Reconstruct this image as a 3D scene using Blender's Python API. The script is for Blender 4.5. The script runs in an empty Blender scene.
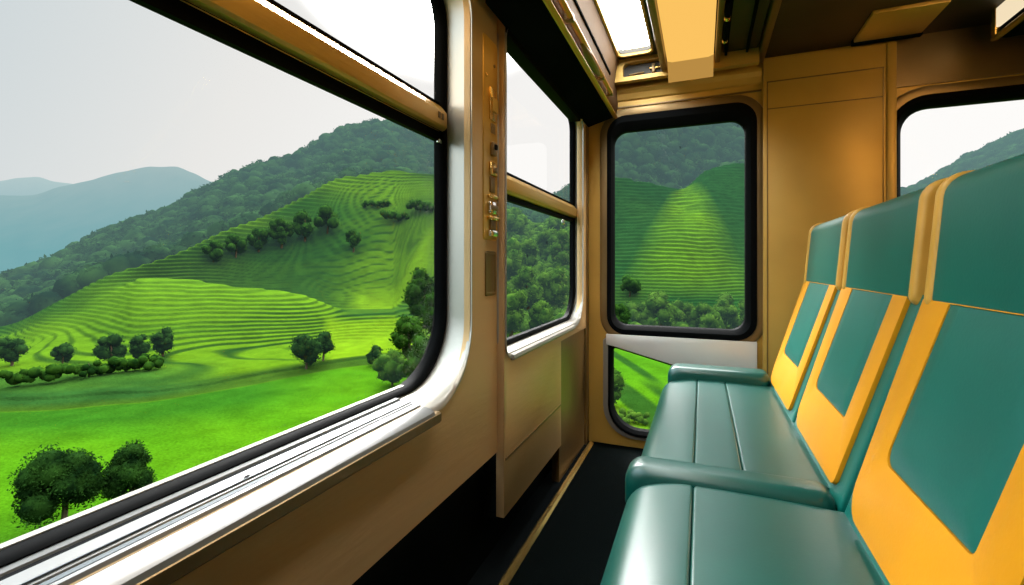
import bpy, bmesh, math, random
import numpy as np
from mathutils import Vector, Matrix, noise as mnoise
from mathutils.geometry import tessellate_polygon

random.seed(7)
rng = np.random.default_rng(7)
scene = bpy.context.scene
COL = scene.collection
EYE = 1.03                       # height of the camera above the carriage floor
R = math.radians

# ------------------------------------------------------------------ materials
def principled(name, color, rough=.5, metal=0., bump=0., scale=40., vary=0., spec=.5, coat=0., stretch=None, vscale=3.):
    m = bpy.data.materials.new(name); m.use_nodes = True
    nt = m.node_tree; b = nt.nodes['Principled BSDF']
    b.inputs['Base Color'].default_value = (*color, 1)
    b.inputs['Roughness'].default_value = rough
    b.inputs['Metallic'].default_value = metal
    b.inputs['Specular IOR Level'].default_value = spec
    b.inputs['Coat Weight'].default_value = coat
    b.inputs['Coat Roughness'].default_value = .22
    tc = nt.nodes.new('ShaderNodeTexCoord')
    src = tc.outputs['Object']
    if stretch:
        mp = nt.nodes.new('ShaderNodeMapping'); mp.inputs['Scale'].default_value = stretch
        nt.links.new(src, mp.inputs['Vector']); src = mp.outputs['Vector']
    if bump:
        n = nt.nodes.new('ShaderNodeTexNoise'); n.inputs['Scale'].default_value = scale; n.inputs['Detail'].default_value = 4
        bp = nt.nodes.new('ShaderNodeBump'); bp.inputs['Strength'].default_value = bump; bp.inputs['Distance'].default_value = .004
        nt.links.new(src, n.inputs['Vector']); nt.links.new(n.outputs['Fac'], bp.inputs['Height']); nt.links.new(bp.outputs['Normal'], b.inputs['Normal'])
    if vary:
        n2 = nt.nodes.new('ShaderNodeTexNoise'); n2.inputs['Scale'].default_value = vscale; n2.inputs['Detail'].default_value = 3
        cr = nt.nodes.new('ShaderNodeValToRGB')
        lo = tuple(c*(1-vary) for c in color); hi = tuple(min(1, c*(1+vary)) for c in color)
        cr.color_ramp.elements[0].color = (*lo, 1); cr.color_ramp.elements[1].color = (*hi, 1)
        cr.color_ramp.elements[0].position = .3; cr.color_ramp.elements[1].position = .7
        nt.links.new(src, n2.inputs['Vector']); nt.links.new(n2.outputs['Fac'], cr.inputs['Fac']); nt.links.new(cr.outputs['Color'], b.inputs['Base Color'])
    return m

def emitter(name, color, strength):
    m = bpy.data.materials.new(name); m.use_nodes = True
    nt = m.node_tree; nt.nodes.clear()
    o = nt.nodes.new('ShaderNodeOutputMaterial'); e = nt.nodes.new('ShaderNodeEmission')
    e.inputs['Color'].default_value = (*color, 1); e.inputs['Strength'].default_value = strength
    nt.links.new(e.outputs[0], o.inputs[0]); return m

def glass_mat(name):
    m = bpy.data.materials.new(name); m.use_nodes = True
    nt = m.node_tree; nt.nodes.clear()
    o = nt.nodes.new('ShaderNodeOutputMaterial'); mx = nt.nodes.new('ShaderNodeMixShader')
    t = nt.nodes.new('ShaderNodeBsdfTransparent'); t.inputs['Color'].default_value = (.985, .99, .985, 1)
    g = nt.nodes.new('ShaderNodeBsdfGlossy'); g.inputs['Roughness'].default_value = .02
    fr = nt.nodes.new('ShaderNodeFresnel'); fr.inputs['IOR'].default_value = 1.18
    ml = nt.nodes.new('ShaderNodeMath'); ml.operation = 'MULTIPLY'; ml.inputs[1].default_value = .08
    nt.links.new(fr.outputs[0], ml.inputs[0]); nt.links.new(ml.outputs[0], mx.inputs[0]); nt.links.new(t.outputs[0], mx.inputs[1]); nt.links.new(g.outputs[0], mx.inputs[2])
    nt.links.new(mx.outputs[0], o.inputs[0]); return m

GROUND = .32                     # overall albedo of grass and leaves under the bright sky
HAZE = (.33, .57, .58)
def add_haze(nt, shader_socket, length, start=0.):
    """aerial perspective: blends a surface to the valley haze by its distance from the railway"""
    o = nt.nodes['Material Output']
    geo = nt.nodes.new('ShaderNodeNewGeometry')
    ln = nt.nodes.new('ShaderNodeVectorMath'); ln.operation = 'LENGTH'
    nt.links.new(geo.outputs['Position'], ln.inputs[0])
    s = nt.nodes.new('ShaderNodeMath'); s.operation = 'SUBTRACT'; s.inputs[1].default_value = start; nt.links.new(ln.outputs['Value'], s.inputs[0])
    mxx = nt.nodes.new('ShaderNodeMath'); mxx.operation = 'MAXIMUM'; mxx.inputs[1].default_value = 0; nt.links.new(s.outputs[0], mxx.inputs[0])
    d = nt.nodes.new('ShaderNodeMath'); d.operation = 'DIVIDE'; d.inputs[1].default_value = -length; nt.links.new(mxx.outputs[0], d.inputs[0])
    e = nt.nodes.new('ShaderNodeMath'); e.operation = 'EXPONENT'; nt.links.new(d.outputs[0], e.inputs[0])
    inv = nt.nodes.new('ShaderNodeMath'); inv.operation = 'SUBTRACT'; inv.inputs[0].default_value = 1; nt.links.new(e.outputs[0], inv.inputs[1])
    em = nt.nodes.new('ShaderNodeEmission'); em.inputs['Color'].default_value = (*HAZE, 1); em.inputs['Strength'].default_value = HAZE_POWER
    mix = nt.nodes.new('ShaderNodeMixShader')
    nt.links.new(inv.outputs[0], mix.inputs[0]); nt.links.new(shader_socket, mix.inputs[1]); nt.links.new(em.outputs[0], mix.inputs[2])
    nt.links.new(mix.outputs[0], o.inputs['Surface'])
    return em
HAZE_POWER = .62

def leaf_mat(name, dark, light, scale=1., length=650., start=40., trans=.3):
    m = bpy.data.materials.new(name); m.use_nodes = True
    nt = m.node_tree; nt.nodes.remove(nt.nodes['Principled BSDF'])
    geo = nt.nodes.new('ShaderNodeNewGeometry')
    n = nt.nodes.new('ShaderNodeTexNoise'); n.inputs['Scale'].default_value = scale; n.inputs['Detail'].default_value = 5
    nt.links.new(geo.outputs['Position'], n.inputs['Vector'])
    cr = nt.nodes.new('ShaderNodeValToRGB')
    cr.color_ramp.elements[0].color = (*[c*GROUND*1.15 for c in dark], 1); cr.color_ramp.elements[1].color = (*[c*GROUND*1.15 for c in light], 1)
    cr.color_ramp.elements[0].position = .35; cr.color_ramp.elements[1].position = .68
    nt.links.new(n.outputs['Fac'], cr.inputs['Fac'])
    df = nt.nodes.new('ShaderNodeBsdfDiffuse'); tr = nt.nodes.new('ShaderNodeBsdfTranslucent')
    nt.links.new(cr.outputs['Color'], df.inputs['Color']); nt.links.new(cr.outputs['Color'], tr.inputs['Color'])
    mx = nt.nodes.new('ShaderNodeMixShader'); mx.inputs[0].default_value = trans
    nt.links.new(df.outputs[0], mx.inputs[1]); nt.links.new(tr.outputs[0], mx.inputs[2])
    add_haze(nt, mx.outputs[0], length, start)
    return m

def terrain_mat():
    m = bpy.data.materials.new('terraced_grass'); m.use_nodes = True
    nt = m.node_tree; nt.nodes.remove(nt.nodes['Principled BSDF'])
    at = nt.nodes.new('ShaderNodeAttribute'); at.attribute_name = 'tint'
    geo = nt.nodes.new('ShaderNodeNewGeometry')
    n = nt.nodes.new('ShaderNodeTexNoise'); n.inputs['Scale'].default_value = .35; n.inputs['Detail'].default_value = 8
    n.inputs['Roughness'].default_value = .7
    nt.links.new(geo.outputs['Position'], n.inputs['Vector'])
    mr = nt.nodes.new('ShaderNodeMapRange'); mr.inputs['From Min'].default_value = .3; mr.inputs['From Max'].default_value = .7
    mr.inputs['To Min'].default_value = .52*GROUND; mr.inputs['To Max'].default_value = .92*GROUND
    nt.links.new(n.outputs['Fac'], mr.inputs['Value'])
    n3 = nt.nodes.new('ShaderNodeTexNoise'); n3.inputs['Scale'].default_value = 5.; n3.inputs['Detail'].default_value = 3
    nt.links.new(geo.outputs['Position'], n3.inputs['Vector'])
    mr3 = nt.nodes.new('ShaderNodeMapRange'); mr3.inputs['From Min'].default_value = .3; mr3.inputs['From Max'].default_value = .7
    mr3.inputs['To Min'].default_value = .8; mr3.inputs['To Max'].default_value = 1.2
    nt.links.new(n3.outputs['Fac'], mr3.inputs['Value'])
    mul = nt.nodes.new('ShaderNodeMath'); mul.operation = 'MULTIPLY'
    nt.links.new(mr.outputs[0], mul.inputs[0]); nt.links.new(mr3.outputs[0], mul.inputs[1])
    vm = nt.nodes.new('ShaderNodeVectorMath'); vm.operation = 'SCALE'
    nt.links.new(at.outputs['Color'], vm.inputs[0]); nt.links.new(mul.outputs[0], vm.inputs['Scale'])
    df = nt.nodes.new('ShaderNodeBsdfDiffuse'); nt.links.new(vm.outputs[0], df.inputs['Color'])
    bp = nt.nodes.new('ShaderNodeBump'); bp.inputs['Strength'].default_value = .35; bp.inputs['Distance'].default_value = .3
    nt.links.new(n3.outputs['Fac'], bp.inputs['Height']); nt.links.new(bp.outputs['Normal'], df.inputs['Normal'])
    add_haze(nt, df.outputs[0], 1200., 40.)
    return m

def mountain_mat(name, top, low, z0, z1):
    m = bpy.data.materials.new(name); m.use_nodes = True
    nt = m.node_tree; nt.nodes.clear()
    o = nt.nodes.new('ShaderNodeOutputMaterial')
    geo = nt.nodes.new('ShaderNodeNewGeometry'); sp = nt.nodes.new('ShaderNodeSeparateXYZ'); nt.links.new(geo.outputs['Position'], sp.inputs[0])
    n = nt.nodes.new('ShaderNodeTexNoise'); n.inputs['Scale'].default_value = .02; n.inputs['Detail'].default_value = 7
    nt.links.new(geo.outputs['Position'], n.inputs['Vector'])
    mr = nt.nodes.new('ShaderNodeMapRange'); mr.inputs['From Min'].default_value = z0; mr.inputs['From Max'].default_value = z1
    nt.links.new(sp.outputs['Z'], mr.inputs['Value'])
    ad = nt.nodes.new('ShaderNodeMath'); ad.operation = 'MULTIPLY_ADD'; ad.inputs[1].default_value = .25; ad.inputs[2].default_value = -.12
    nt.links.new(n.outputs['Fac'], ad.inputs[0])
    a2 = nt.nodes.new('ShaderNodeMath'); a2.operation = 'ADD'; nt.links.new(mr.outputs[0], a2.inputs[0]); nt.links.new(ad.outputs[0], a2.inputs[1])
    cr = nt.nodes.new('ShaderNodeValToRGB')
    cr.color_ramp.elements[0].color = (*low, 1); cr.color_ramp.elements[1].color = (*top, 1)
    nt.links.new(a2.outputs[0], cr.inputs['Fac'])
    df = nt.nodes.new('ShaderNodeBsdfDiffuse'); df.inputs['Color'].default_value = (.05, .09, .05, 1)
    em = nt.nodes.new('ShaderNodeEmission'); nt.links.new(cr.outputs['Color'], em.inputs['Color'])  # haze over the ridges painted on as glowing colour
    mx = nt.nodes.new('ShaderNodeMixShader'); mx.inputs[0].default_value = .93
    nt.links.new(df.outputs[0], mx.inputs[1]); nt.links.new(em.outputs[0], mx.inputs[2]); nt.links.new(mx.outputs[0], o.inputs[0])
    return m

M = dict(
    tan    = principled('brushed_tan_metal', (.56, .36, .17), .46, .3, .25, 60, .14, stretch=(1, .15, 1)),
    gold   = principled('warm_gold_panel', (.54, .32, .065), .40, .25, .10, 30, .10),
    goldtrim = principled('polished_gold_trim', (.80, .52, .16), .22, .85, .1, 40),
    bronze = principled('dark_bronze_metal', (.20, .125, .05), .35, .6, .15, 50, .2),
    cap    = principled('brass_transom', (.62, .37, .08), .36, .6, .12, 30, .2, stretch=(3, .4, 3)),
    silver = principled('brushed_aluminium', (.36, .335, .295), .36, .5, .15, 70, .06, stretch=(1, .05, 1)),
    pale   = principled('pale_aluminium', (.72, .69, .66), .38, .3, .1, 70, .06),
    sillm  = principled('sill_aluminium', (.15, .15, .148), .32, .5, .12, 70, .06, stretch=(1, .05, 1)),
    track  = principled('grey_track_metal', (.10, .115, .125), .4, .4, .1, 60),
    cove   = principled('curved_gold_lining', (.10, .042, .006), .8, .0, .1, 30, .1),
    chrome = principled('chrome', (.85, .82, .75), .1, 1.),
    black  = principled('black_rubber', (.0025, .003, .0035), .6, spec=.03),
    dark   = principled('dark_lining', (.005, .0065, .007), .75, 0, .2, 30, .3, spec=.0),
    ceil   = principled('dark_bronze_lining', (.026, .018, .008), .5, .2, .2, 12, .35),
    floor  = principled('dark_ribbed_rubber_floor', (.0022, .004, .004), .85, 0, .9, 260, .6, spec=.02, vscale=220),
    green  = principled('green_leather', (.0, .105, .080), .40, 0, .05, 160, .10, spec=.45, vscale=5),
    green2 = principled('green_seat_leather', (.0, .056, .043), .33, 0, .03, 160, .10, spec=.62, coat=.1, vscale=5),
    yellow = principled('amber_leather', (.60, .245, .004), .5, 0, .10, 160, .06, spec=.2, vscale=5),
    yband  = principled('amber_trim_leather', (.58, .31, .05), .40, 0, .1, 160, .1, spec=.35, vscale=5),
    glass  = glass_mat('window_glass'),
    lamp   = emitter('warm_lamp_diffuser', (1., .565, .125), .97),
    lampc  = emitter('lamp_end_cover', (1., .54, .12), .48),
    lip    = principled('amber_gold_lip', (.62, .27, .06), .35, .4),
    sky    = emitter('bright_roof_light', (.94, 1., 1.), 18.),
    lightbox = emitter('pale_light_box_face', (1., .82, .55), .9),
)

# ------------------------------------------------------------------ mesh helpers
class MB:
    def __init__(s): s.v = []; s.f = []
    def add(s, vs, fs):
        o = len(s.v); s.v += [tuple(v) for v in vs]; s.f += [tuple(i+o for i in f) for f in fs]; return s
    def box(s, x0, x1, y0, y1, z0, z1):
        return s.add([(x, y, z) for x in (x0, x1) for y in (y0, y1) for z in (z0, z1)],
                     [(0,1,3,2), (4,6,7,5), (0,4,5,1), (2,3,7,6), (0,2,6,4), (1,5,7,3)])
    def loft(s, loops, closed=True, caps=(False, False)):
        n = len(loops[0]); vs = [p for l in loops for p in l]; fs = []
        for i in range(len(loops)-1):
            for j in range(n if closed else n-1):
                k = (j+1) % n
                fs.append((i*n+j, i*n+k, (i+1)*n+k, (i+1)*n+j))
        if caps[0]: fs.append(tuple(range(n-1, -1, -1)))
        if caps[1]: fs.append(tuple((len(loops)-1)*n+j for j in range(n)))
        return s.add(vs, fs)
    def tube(s, path, r, n=10):
        path = [Vector(p) for p in path]; loops = []
        for i, p in enumerate(path):
            d = (path[min(i+1, len(path)-1)] - path[max(i-1, 0)]).normalized()
            a = d.orthogonal().normalized() if i == 0 else (a - d*a.dot(d)).normalized()
            b = d.cross(a); rr = r[i] if isinstance(r, (list, tuple)) else r
            loops.append([p + (a*math.cos(t) + b*math.sin(t))*rr for t in [2*math.pi*k/n for k in range(n)]])
        return s.loft(loops, True, (True, True))
    def plate(s, outer, holes, fn, d0, d1):
        """flat plate with holes: 2-D loops, fn(a, b, depth) -> point, sides closed"""
        loops = [outer] + list(holes)
        tri = tessellate_polygon([[Vector((a, b, 0)) for a, b in l] for l in loops])
        flat = [p for l in loops for p in l]; n = len(flat)
        vs = [fn(a, b, d0) for a, b in flat] + [fn(a, b, d1) for a, b in flat]
        fs = [tuple(t) for t in tri] + [tuple(i+n for i in reversed(t)) for t in tri]
        o = 0
        for l in loops:
            k = len(l)
            for j in range(k): fs.append((o+j, o+(j+1) % k, n+o+(j+1) % k, n+o+j))
            o += k
        return s.add(vs, fs)
    def build(s, name, mat, parent=None, bevel=0, smooth=True, seg=2, angle=35):
        me = bpy.data.meshes.new(name); me.from_pydata(s.v, [], s.f)
        bm = bmesh.new(); bm.from_mesh(me)
        bmesh.ops.remove_doubles(bm, verts=bm.verts, dist=1e-5)
        bmesh.ops.recalc_face_normals(bm, faces=bm.faces)
        if bevel:
            es = [e for e in bm.edges if len(e.link_faces) == 2 and e.calc_face_angle() > R(30)]
            bmesh.ops.bevel(bm, geom=es, offset=bevel, segments=seg, affect='EDGES', profile=.5, clamp_overlap=True)
        bm.to_mesh(me); bm.free()
        if smooth:
            me.shade_smooth() if hasattr(me, 'shade_smooth') else None
            try: me.set_sharp_from_angle(angle=R(angle))
            except Exception: pass
        me.materials.append(mat)
        o = bpy.data.objects.new(name, me); COL.objects.link(o)
        if parent: o.parent = parent; o.matrix_parent_inverse = parent.matrix_world.inverted() if False else Matrix.Translation(-parent.location)
        return o

def rrect(x0, x1, y0, y1, r, n=8):
    """rounded rectangle, counter-clockwise; r is one radius or (lower-left, lower-right, upper-right, upper-left)"""
    if not isinstance(r, (tuple, list)): r = (r,)*4
    out = []
    for (cx, cy, q, a0) in ((x0+r[0], y0+r[0], r[0], 180), (x1-r[1], y0+r[1], r[1], 270), (x1-r[2], y1-r[2], r[2], 0), (x0+r[3], y1-r[3], r[3], 90)):
        for k in range(n+1):
            a = R(a0 + 90*k/n); out.append((cx + q*math.cos(a), cy + q*math.sin(a)))
    return out

def empty(name, loc=(0, 0, 0)):
    o = bpy.data.objects.new(name, None); COL.objects.link(o); o.location = loc; o.empty_display_size = .1
    return o
def tag(o, label=None, cat=None, group=None, kind=None):
    if label: o['label'] = label
    if cat: o['category'] = cat
    if group: o['group'] = group
    if kind: o['kind'] = kind
    return o
def structure(o, label=None, cat=None): return tag(o, label, cat, None, 'structure')

def soft_prism(prof, y0, y1, r, k=4):
    """prof(inset) -> closed (x, z) loop, swept along y with both ends rounded by r"""
    loops = []
    if r <= .003: return [[(x, y, z) for x, z in prof(0)] for y in (y0, y1)]
    for i in range(k, -1, -1):
        a = math.pi/2*i/k; loops.append([(x, y0 + r*(1-math.sin(a)), z) for x, z in prof(r*(1-math.cos(a)))])
    if y1-y0 > 5*r:
        for yy in (y0+r*1.5, y1-r*1.5): loops.append([(x, yy, z) for x, z in prof(0)])
    for i in range(k+1):
        a = math.pi/2*i/k; loops.append([(x, y1 - r*(1-math.sin(a)), z) for x, z in prof(r*(1-math.cos(a)))])
    return loops

# ------------------------------------------------------------------ the carriage shell
XL, XP, YP, YB, XR, YF, ZC = -.64, -.615, 1.45, 2.72, 1.85, -1.4, EYE+1.12
Zs = lambda z: EYE + z          # heights measured from eye level
left = lambda x: (lambda y, z, d: (x - d, y, z))

# floor with its threshold strips
fl = structure(MB().box(-.80, XR, YF, YB+.05, -.05, 0).build('floor', M['floor'], smooth=False))
MB().box(-.80, -.605, YF, YB-.02, -.002, .004).build('floor_border', M['dark'], fl, smooth=False)
t = MB(); t.add([(-.612, YF, .001), (-.600, YF, .011), (-.586, YF, .011), (-.578, YF, .001), (-.612, YB-.03, .001), (-.600, YB-.03, .011), (-.586, YB-.03, .011), (-.578, YB-.03, .001)],
        [(0,1,5,4), (1,2,6,5), (2,3,7,6), (0,4,7,3), (0,3,2,1), (4,5,6,7)])
tag(t.build('floor_strip', M['goldtrim'], fl, smooth=False), 'gold metal strip')
MB().box(-.742, -.734, YF, 1.50, .003, .008).build('floor_edge_strip', M['bronze'], fl, smooth=False)

# left wall: big window bay, then a slightly proud panel with the second window
O1 = dict(y0=-1.0, y1=1.25, z0=Zs(-.375), z1=Zs(.86))
wl = structure(MB().plate([(YF, Zs(-.63)), (YP+.02, Zs(-.63)), (YP+.02, ZC), (YF, ZC)],
                [list(reversed(rrect(O1['y0'], O1['y1'], O1['z0'], O1['z1'], (.2, .21, .12, .12), 10)))], left(XL), 0, .02).build('wall_left', M['tan']))
kp = MB().box(-.72, -.70, YF, YB, 0, Zs(-.60)).build('kick_panel', M['dark'], wl, smooth=False)
O2 = dict(y0=1.460, y1=2.56, z0=Zs(-.315), z1=Zs(.815))
pn = MB().plate([(YP, Zs(-.85)), (2.14, Zs(-.85)), (2.14, Zs(-.36)), (YB, Zs(-.36)), (YB, ZC), (YP, ZC)],
                [list(reversed(rrect(O2['y0'], O2['y1'], O2['z0'], O2['z1'], (.05, .16, .07, .05), 8)))], left(XP), 0, .03).build('side_panel', M['tan'], wl, bevel=.003)
MB().box(-.618, -.6125, YP+.012, 2.136, Zs(-.66), Zs(-.652)).build('panel_crease', M['bronze'], wl, smooth=False)
MB().box(-.66, -.625, 2.14, YB, 0.0, Zs(-.36)).build('dark_corner_panel', M['bronze'], wl, smooth=False)
MB().box(-.64, -.612, YB-.075, YB-.001, .0, Zs(.80)).build('corner_post', M['bronze'], wl, bevel=.008)
MB().box(-.70, -.646, YP+.02, 2.14, Zs(-.87), Zs(-.36)).build('panel_back', M['dark'], wl, smooth=False)

def window(name, O, xs, r, lip, glassx, transom, dz, mat_in, flare):
    """one side window: reveal, rubber gasket, transom bar and two panes"""
    w = structure(empty(name, (glassx, (O['y0']+O['y1'])/2, O['z0'])))
    y0, y1, z0, z1 = O['y0'], O['y1'], O['z0'], O['z1']
    def L(x, g, up): return [(x, a, b) for a, b in rrect(y0 - g, y1 + g, z0 + up, z1 + g*.4, r, 10)]
    d = xs - glassx
    MB().loft([L(xs+.006, .004, -.006), L(xs+.006, 0, 0), L(xs-.004, .004, .012), L(xs-d*.45, flare*.5, dz*.6), L(xs-d*.9, flare, dz)]).build('window_frame', mat_in, w, angle=50)
    MB().loft([L(xs-d*.88, flare, dz-.001), L(xs-d*.86, flare-.009, dz+.008), L(xs-d*.9, flare-.016, dz+.013), L(glassx, flare-.022, dz+.018), L(glassx-.02, flare-.022, dz+.018)]).build('gasket', M['black'], w)
    gl = MB(); lp = [(a, b) for a, b in rrect(y0-flare, y1+flare, z0+dz, z1+flare*.4, r, 10)]
    zt0, zt1 = transom
    lo = [(a, min(b, zt0+.01)) for a, b in lp if b < zt0+.01 or True]
    for nm, clip in (('lower_pane', lambda b: min(b, (zt0+zt1)/2)), ('upper_pane', lambda b: max(b, (zt0+zt1)/2))):
        MB().add([(glassx-.004, a, clip(b)) for a, b in lp], [tuple(range(len(lp)))]).build(nm, M['glass'], w, smooth=False)
    return w

w1 = window('window_1', O1, XL, (.2, .21, .13, .13), 0, -.757, (Zs(.415), Zs(.51)), .024, M['silver'], .043)
# transom of the big window: a chunky brass-coloured bar with grooves, seals above and below
def transom(w, x0, x1, y0, y1, z0, z1, seal):
    h = z1 - z0
    prof = [(x0, z0), (x1-.028, z0), (x1-.026, z0+.006), (x1-.02, z0+.006), (x1-.018, z0), (x1-.006, z0+.004), (x1, z0+h*.12), (x1, z0+h*.62), (x1-.016, z0+h*.86), (x1-.03, z1), (x0, z1)]
    tb = MB().loft([[(x, y, z) for x, z in prof] for y in (y0, y1)], True, (True, True)).build('transom', M['cap'], w, bevel=.0012, angle=25)
    MB().box(x1-.024, x1-.0215, y0, y1, z0+.002, z0+.0061).build('groove', M['black'], tb, smooth=False)
    MB().box(x0+.004, x0+.02, y0, y1, z0-seal, z0+.001).build('lower_seal', M['black'], w, smooth=False)
    MB().box(x0+.004, x0+.02, y0, y1, z1-.001, z1+.007).build('upper_seal', M['black'], w, smooth=False)
    return tb
tb = transom(w1, -.775, -.728, -1.04, 1.268, Zs(.412), Zs(.497), .028)
for yy in (1.215, 1.235): MB().box(-.7285, -.7265, yy, yy+.012, Zs(.44), Zs(.458)).build('screw_plate', M['bronze'], tb, smooth=False)
l = MB().box(-.752, -.742, 1.243, 1.262, Zs(.372), Zs(.386)).build('latch', M['chrome'], w1, bevel=.004)
# sill of the big window: aluminium ledge with grooves, tracks and a rounded front lip
sill = MB().loft([[(x, y, Zs(z)) for x, z in [(-.752, -.345), (-.728, -.346), (-.726, -.351), (-.716, -.351), (-.714, -.347), (-.684, -.352), (-.682, -.356), (-.672, -.357), (-.67, -.354), (-.664, -.355), (-.66, -.362), (-.655, -.363), (-.652, -.358), (-.634, -.362), (-.622, -.369), (-.618, -.378), (-.60-.02, -.398), (-.64, -.404), (-.752, -.404)]] for y in (-1.0, 1.02)], True, (True, True)).build('sill', M['sillm'], w1, angle=25)
for x0, x1, z, mt in ((-.7255, -.7165, -.3495, 'black'), (-.6815, -.6725, -.3553, 'track'), (-.6595, -.6555, -.3605, 'bronze'), (-.6905, -.6885, -.3495, 'track')):
    MB().box(x0, x1, -1.0, 1.02, Zs(z)-.001, Zs(z)+.0012).build('sill_track', M[mt], sill, smooth=False)
MB().add([(-.6955+.004*math.cos(a), .555+.006*math.sin(a), Zs(-.3482)) for a in [k*math.pi/5 for k in range(10)]], [tuple(range(10))]).build('screw_hole', M['black'], sill, smooth=False)
MB().loft([[(x, y, Zs(z)) for x, z in [(-.6225, -.374), (-.6165, -.378), (-.6165, -.398), (-.6225, -.4035), (-.64, -.4045), (-.64, -.374)]] for y in (-1.0, 1.045)], True, (True, True)).build('sill_lip', M['bronze'], w1, angle=25)

MB().box(-.772, -.759, -1.0, 1.14, Zs(-.40), Zs(-.331)).build('outer_bead', M['silver'], w1, smooth=False)

w2 = window('window_2', O2, XP, (.05, .16, .07, .05), 0, -.668, (Zs(.245), Zs(.335)), .02, M['silver'], .024)
transom(w2, -.69, -.645, 1.46, 2.575, Zs(.262), Zs(.338), .022)
MB().box(-.664, -.609, YP+.012, 2.50, Zs(.778), Zs(.834)).build('top_seal', M['black'], w2, bevel=.003)
MB().loft([[(x, y, Zs(z)) for x, z in [(-.655, -.298), (-.622, -.305), (-.604, -.312), (-.600, -.322), (-.604, -.330), (-.655, -.330)]] for y in (1.51, 2.36)], True, (True, True)).build('sill', M['silver'], w2, angle=25)
MB().box(-.66, -.651, 2.30, 2.325, Zs(.205), Zs(.232)).build('latch', M['chrome'], w2, bevel=.003)

# back wall with the tall two-pane window and the window behind the seats
back = lambda x, z, d: (x, YB + d, z)
H1 = rrect(-.49, .240, Zs(-.370), Zs(.825), .10, 8)
H2 = [(-.105, Zs(-.555)), (-.478, Zs(-.462))]
a0 = rrect(-.478, .2, Zs(-.945), Zs(-.5), (.15, .12, .02, .02), 8)
low = [p for p in a0 if p[1] < Zs(-.6)] + [(.2, Zs(-.63)), (-.105, Zs(-.558)), (-.465, Zs(-.462)), (-.478, Zs(-.475))]
H3 = rrect(.83, 1.72, Zs(-.40), Zs(.765), .13, 8)
wb = structure(MB().plate([(-.66, -.02), (XR, -.02), (XR, ZC), (-.66, ZC)], [list(reversed(H1)), list(reversed(low)), list(reversed(H3))], back, 0, .05).build('wall_back', M['gold'], smooth=False))
def ring(name, loops, mat, parent, **k):
    return MB().loft(loops).build(name, mat, parent, **k)
def grow(g, base, r):   # grown rounded rectangle
    x0, x1, z0, z1 = base; return rrect(x0-g, x1+g, z0-g, z1+g, max(.01, r+g), 8)
def back_window(name, base, r, inset=(.036, .05, .05, .085)):
    w = structure(empty(name, ((base[0]+base[1])/2, YB, base[2])))
    P = lambda l, y: [(a, y, b) for a, b in l]
    ring('window_frame', [P(grow(.062, base, r), YB), P(grow(.058, base, r), YB-.012), P(grow(.045, base, r), YB-.016), P(grow(.02, base, r), YB-.012), P(grow(.018, base, r), YB)], M['bronze'], w)
    x0, x1, z0, z1 = base; i = inset
    inn = lambda s: rrect(x0+i[0]*s, x1-i[1]*s, z0+i[2]*s, z1-i[3]*s, r*.85, 8)
    ring('gasket', [P(grow(.022, base, r), YB-.004), P(grow(.018, base, r), YB-.018), P(inn(.3), YB-.022), P(inn(.85), YB+.0), P(inn(1), YB+.012), P(inn(1), YB+.04)], M['black'], w)
    lp = inn(.9); MB().add(P(lp, YB+.03), [tuple(range(len(lp)))]).build('window_pane', M['glass'], w, smooth=False)
    return w
w3 = back_window('window_3', (-.487, .243, Zs(-.375), Zs(.828)), .085, (.018, .035, .034, .068))
# the lower pane below the aluminium bar
P = lambda l, y: [(a, y, b) for a, b in l]
cx, cz = -.15, Zs(-.72)
def scl(l, k, kz=None): return [(cx+(a-cx)*k, cz+(b-cz)*(kz or k)) for a, b in l]
fr = ring('window_frame', [P(scl(low, 1.16, 1.17), YB-.001), P(scl(low, 1.15, 1.16), YB-.012), P(scl(low, 1.07, 1.10), YB-.014), P(scl(low, 1.06, 1.07), YB-.001)], M['silver'], w3)
ring('gasket', [P(scl(low, 1.075, 1.09), YB-.002), P(scl(low, 1.06, 1.07), YB-.02), P(scl(low, 1.03, 1.02), YB-.018), P(scl(low, .995, .95), YB+.0), P(scl(low, .99, .94), YB+.04)], M['black'], w3)
MB().add(P(low, YB+.03), [tuple(range(len(low)))]).build('lower_pane', M['glass'], w3, smooth=False)
bar = [(-.51, Zs(-.395)), (.262, Zs(-.395)), (.262, Zs(-.66)), (.16, Zs(-.645)), (-.1, Zs(-.555)), (-.47, Zs(-.462)), (-.51, Zs(-.455))]
MB().loft([P(bar, YB-.0005), P(bar, YB-.024)], True, (False, True)).build('window_bar', M['pale'], w3, bevel=.004)
w4 = back_window('window_4', (.835, 1.715, Zs(-.395), Zs(.762)), .13, (.03, .04, .05, .035))

# header ledge over window 3, raised service panel, dark frieze
MB().loft([[(x, y, Zs(z)) for y, z in [(YB, .93), (YB-.012, .935), (YB-.02, .965), (YB-.035, .985), (YB-.035, 1.0), (YB, 1.0)]] for x in (-.60, .283)], True, (True, True)).build('header_ledge', M['gold'], wb, angle=20)
MB().box(-.60, .283, YB-.012, YB-.0005, Zs(.893), Zs(.90)).build('ledge_line', M['bronze'], wb, smooth=False)
sp = MB().box(.288, .80, YB-.03, YB, .0, Zs(1.04)).build('service_panel', M['gold'], wb, bevel=.006)
MB().box(.80, .838, YB-.035, YB, .0, Zs(1.04)).build('panel_post', M['gold'], wb, bevel=.006)
for q in ((.306, .790, Zs(.922), Zs(.928)), (.306, .784, Zs(.786), Zs(.791)), (.305, .309, .3, Zs(.928)), (.784, .788, .3, Zs(.925))):
    MB().box(q[0], q[1], YB-.032, YB-.0295, q[2], q[3]).build('panel_line', M['bronze'], sp, smooth=False)
MB().box(.84, XR, YB-.012, YB-.0005, Zs(.83), Zs(1.06)).build('dark_frieze', M['bronze'], wb, smooth=False)

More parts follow.
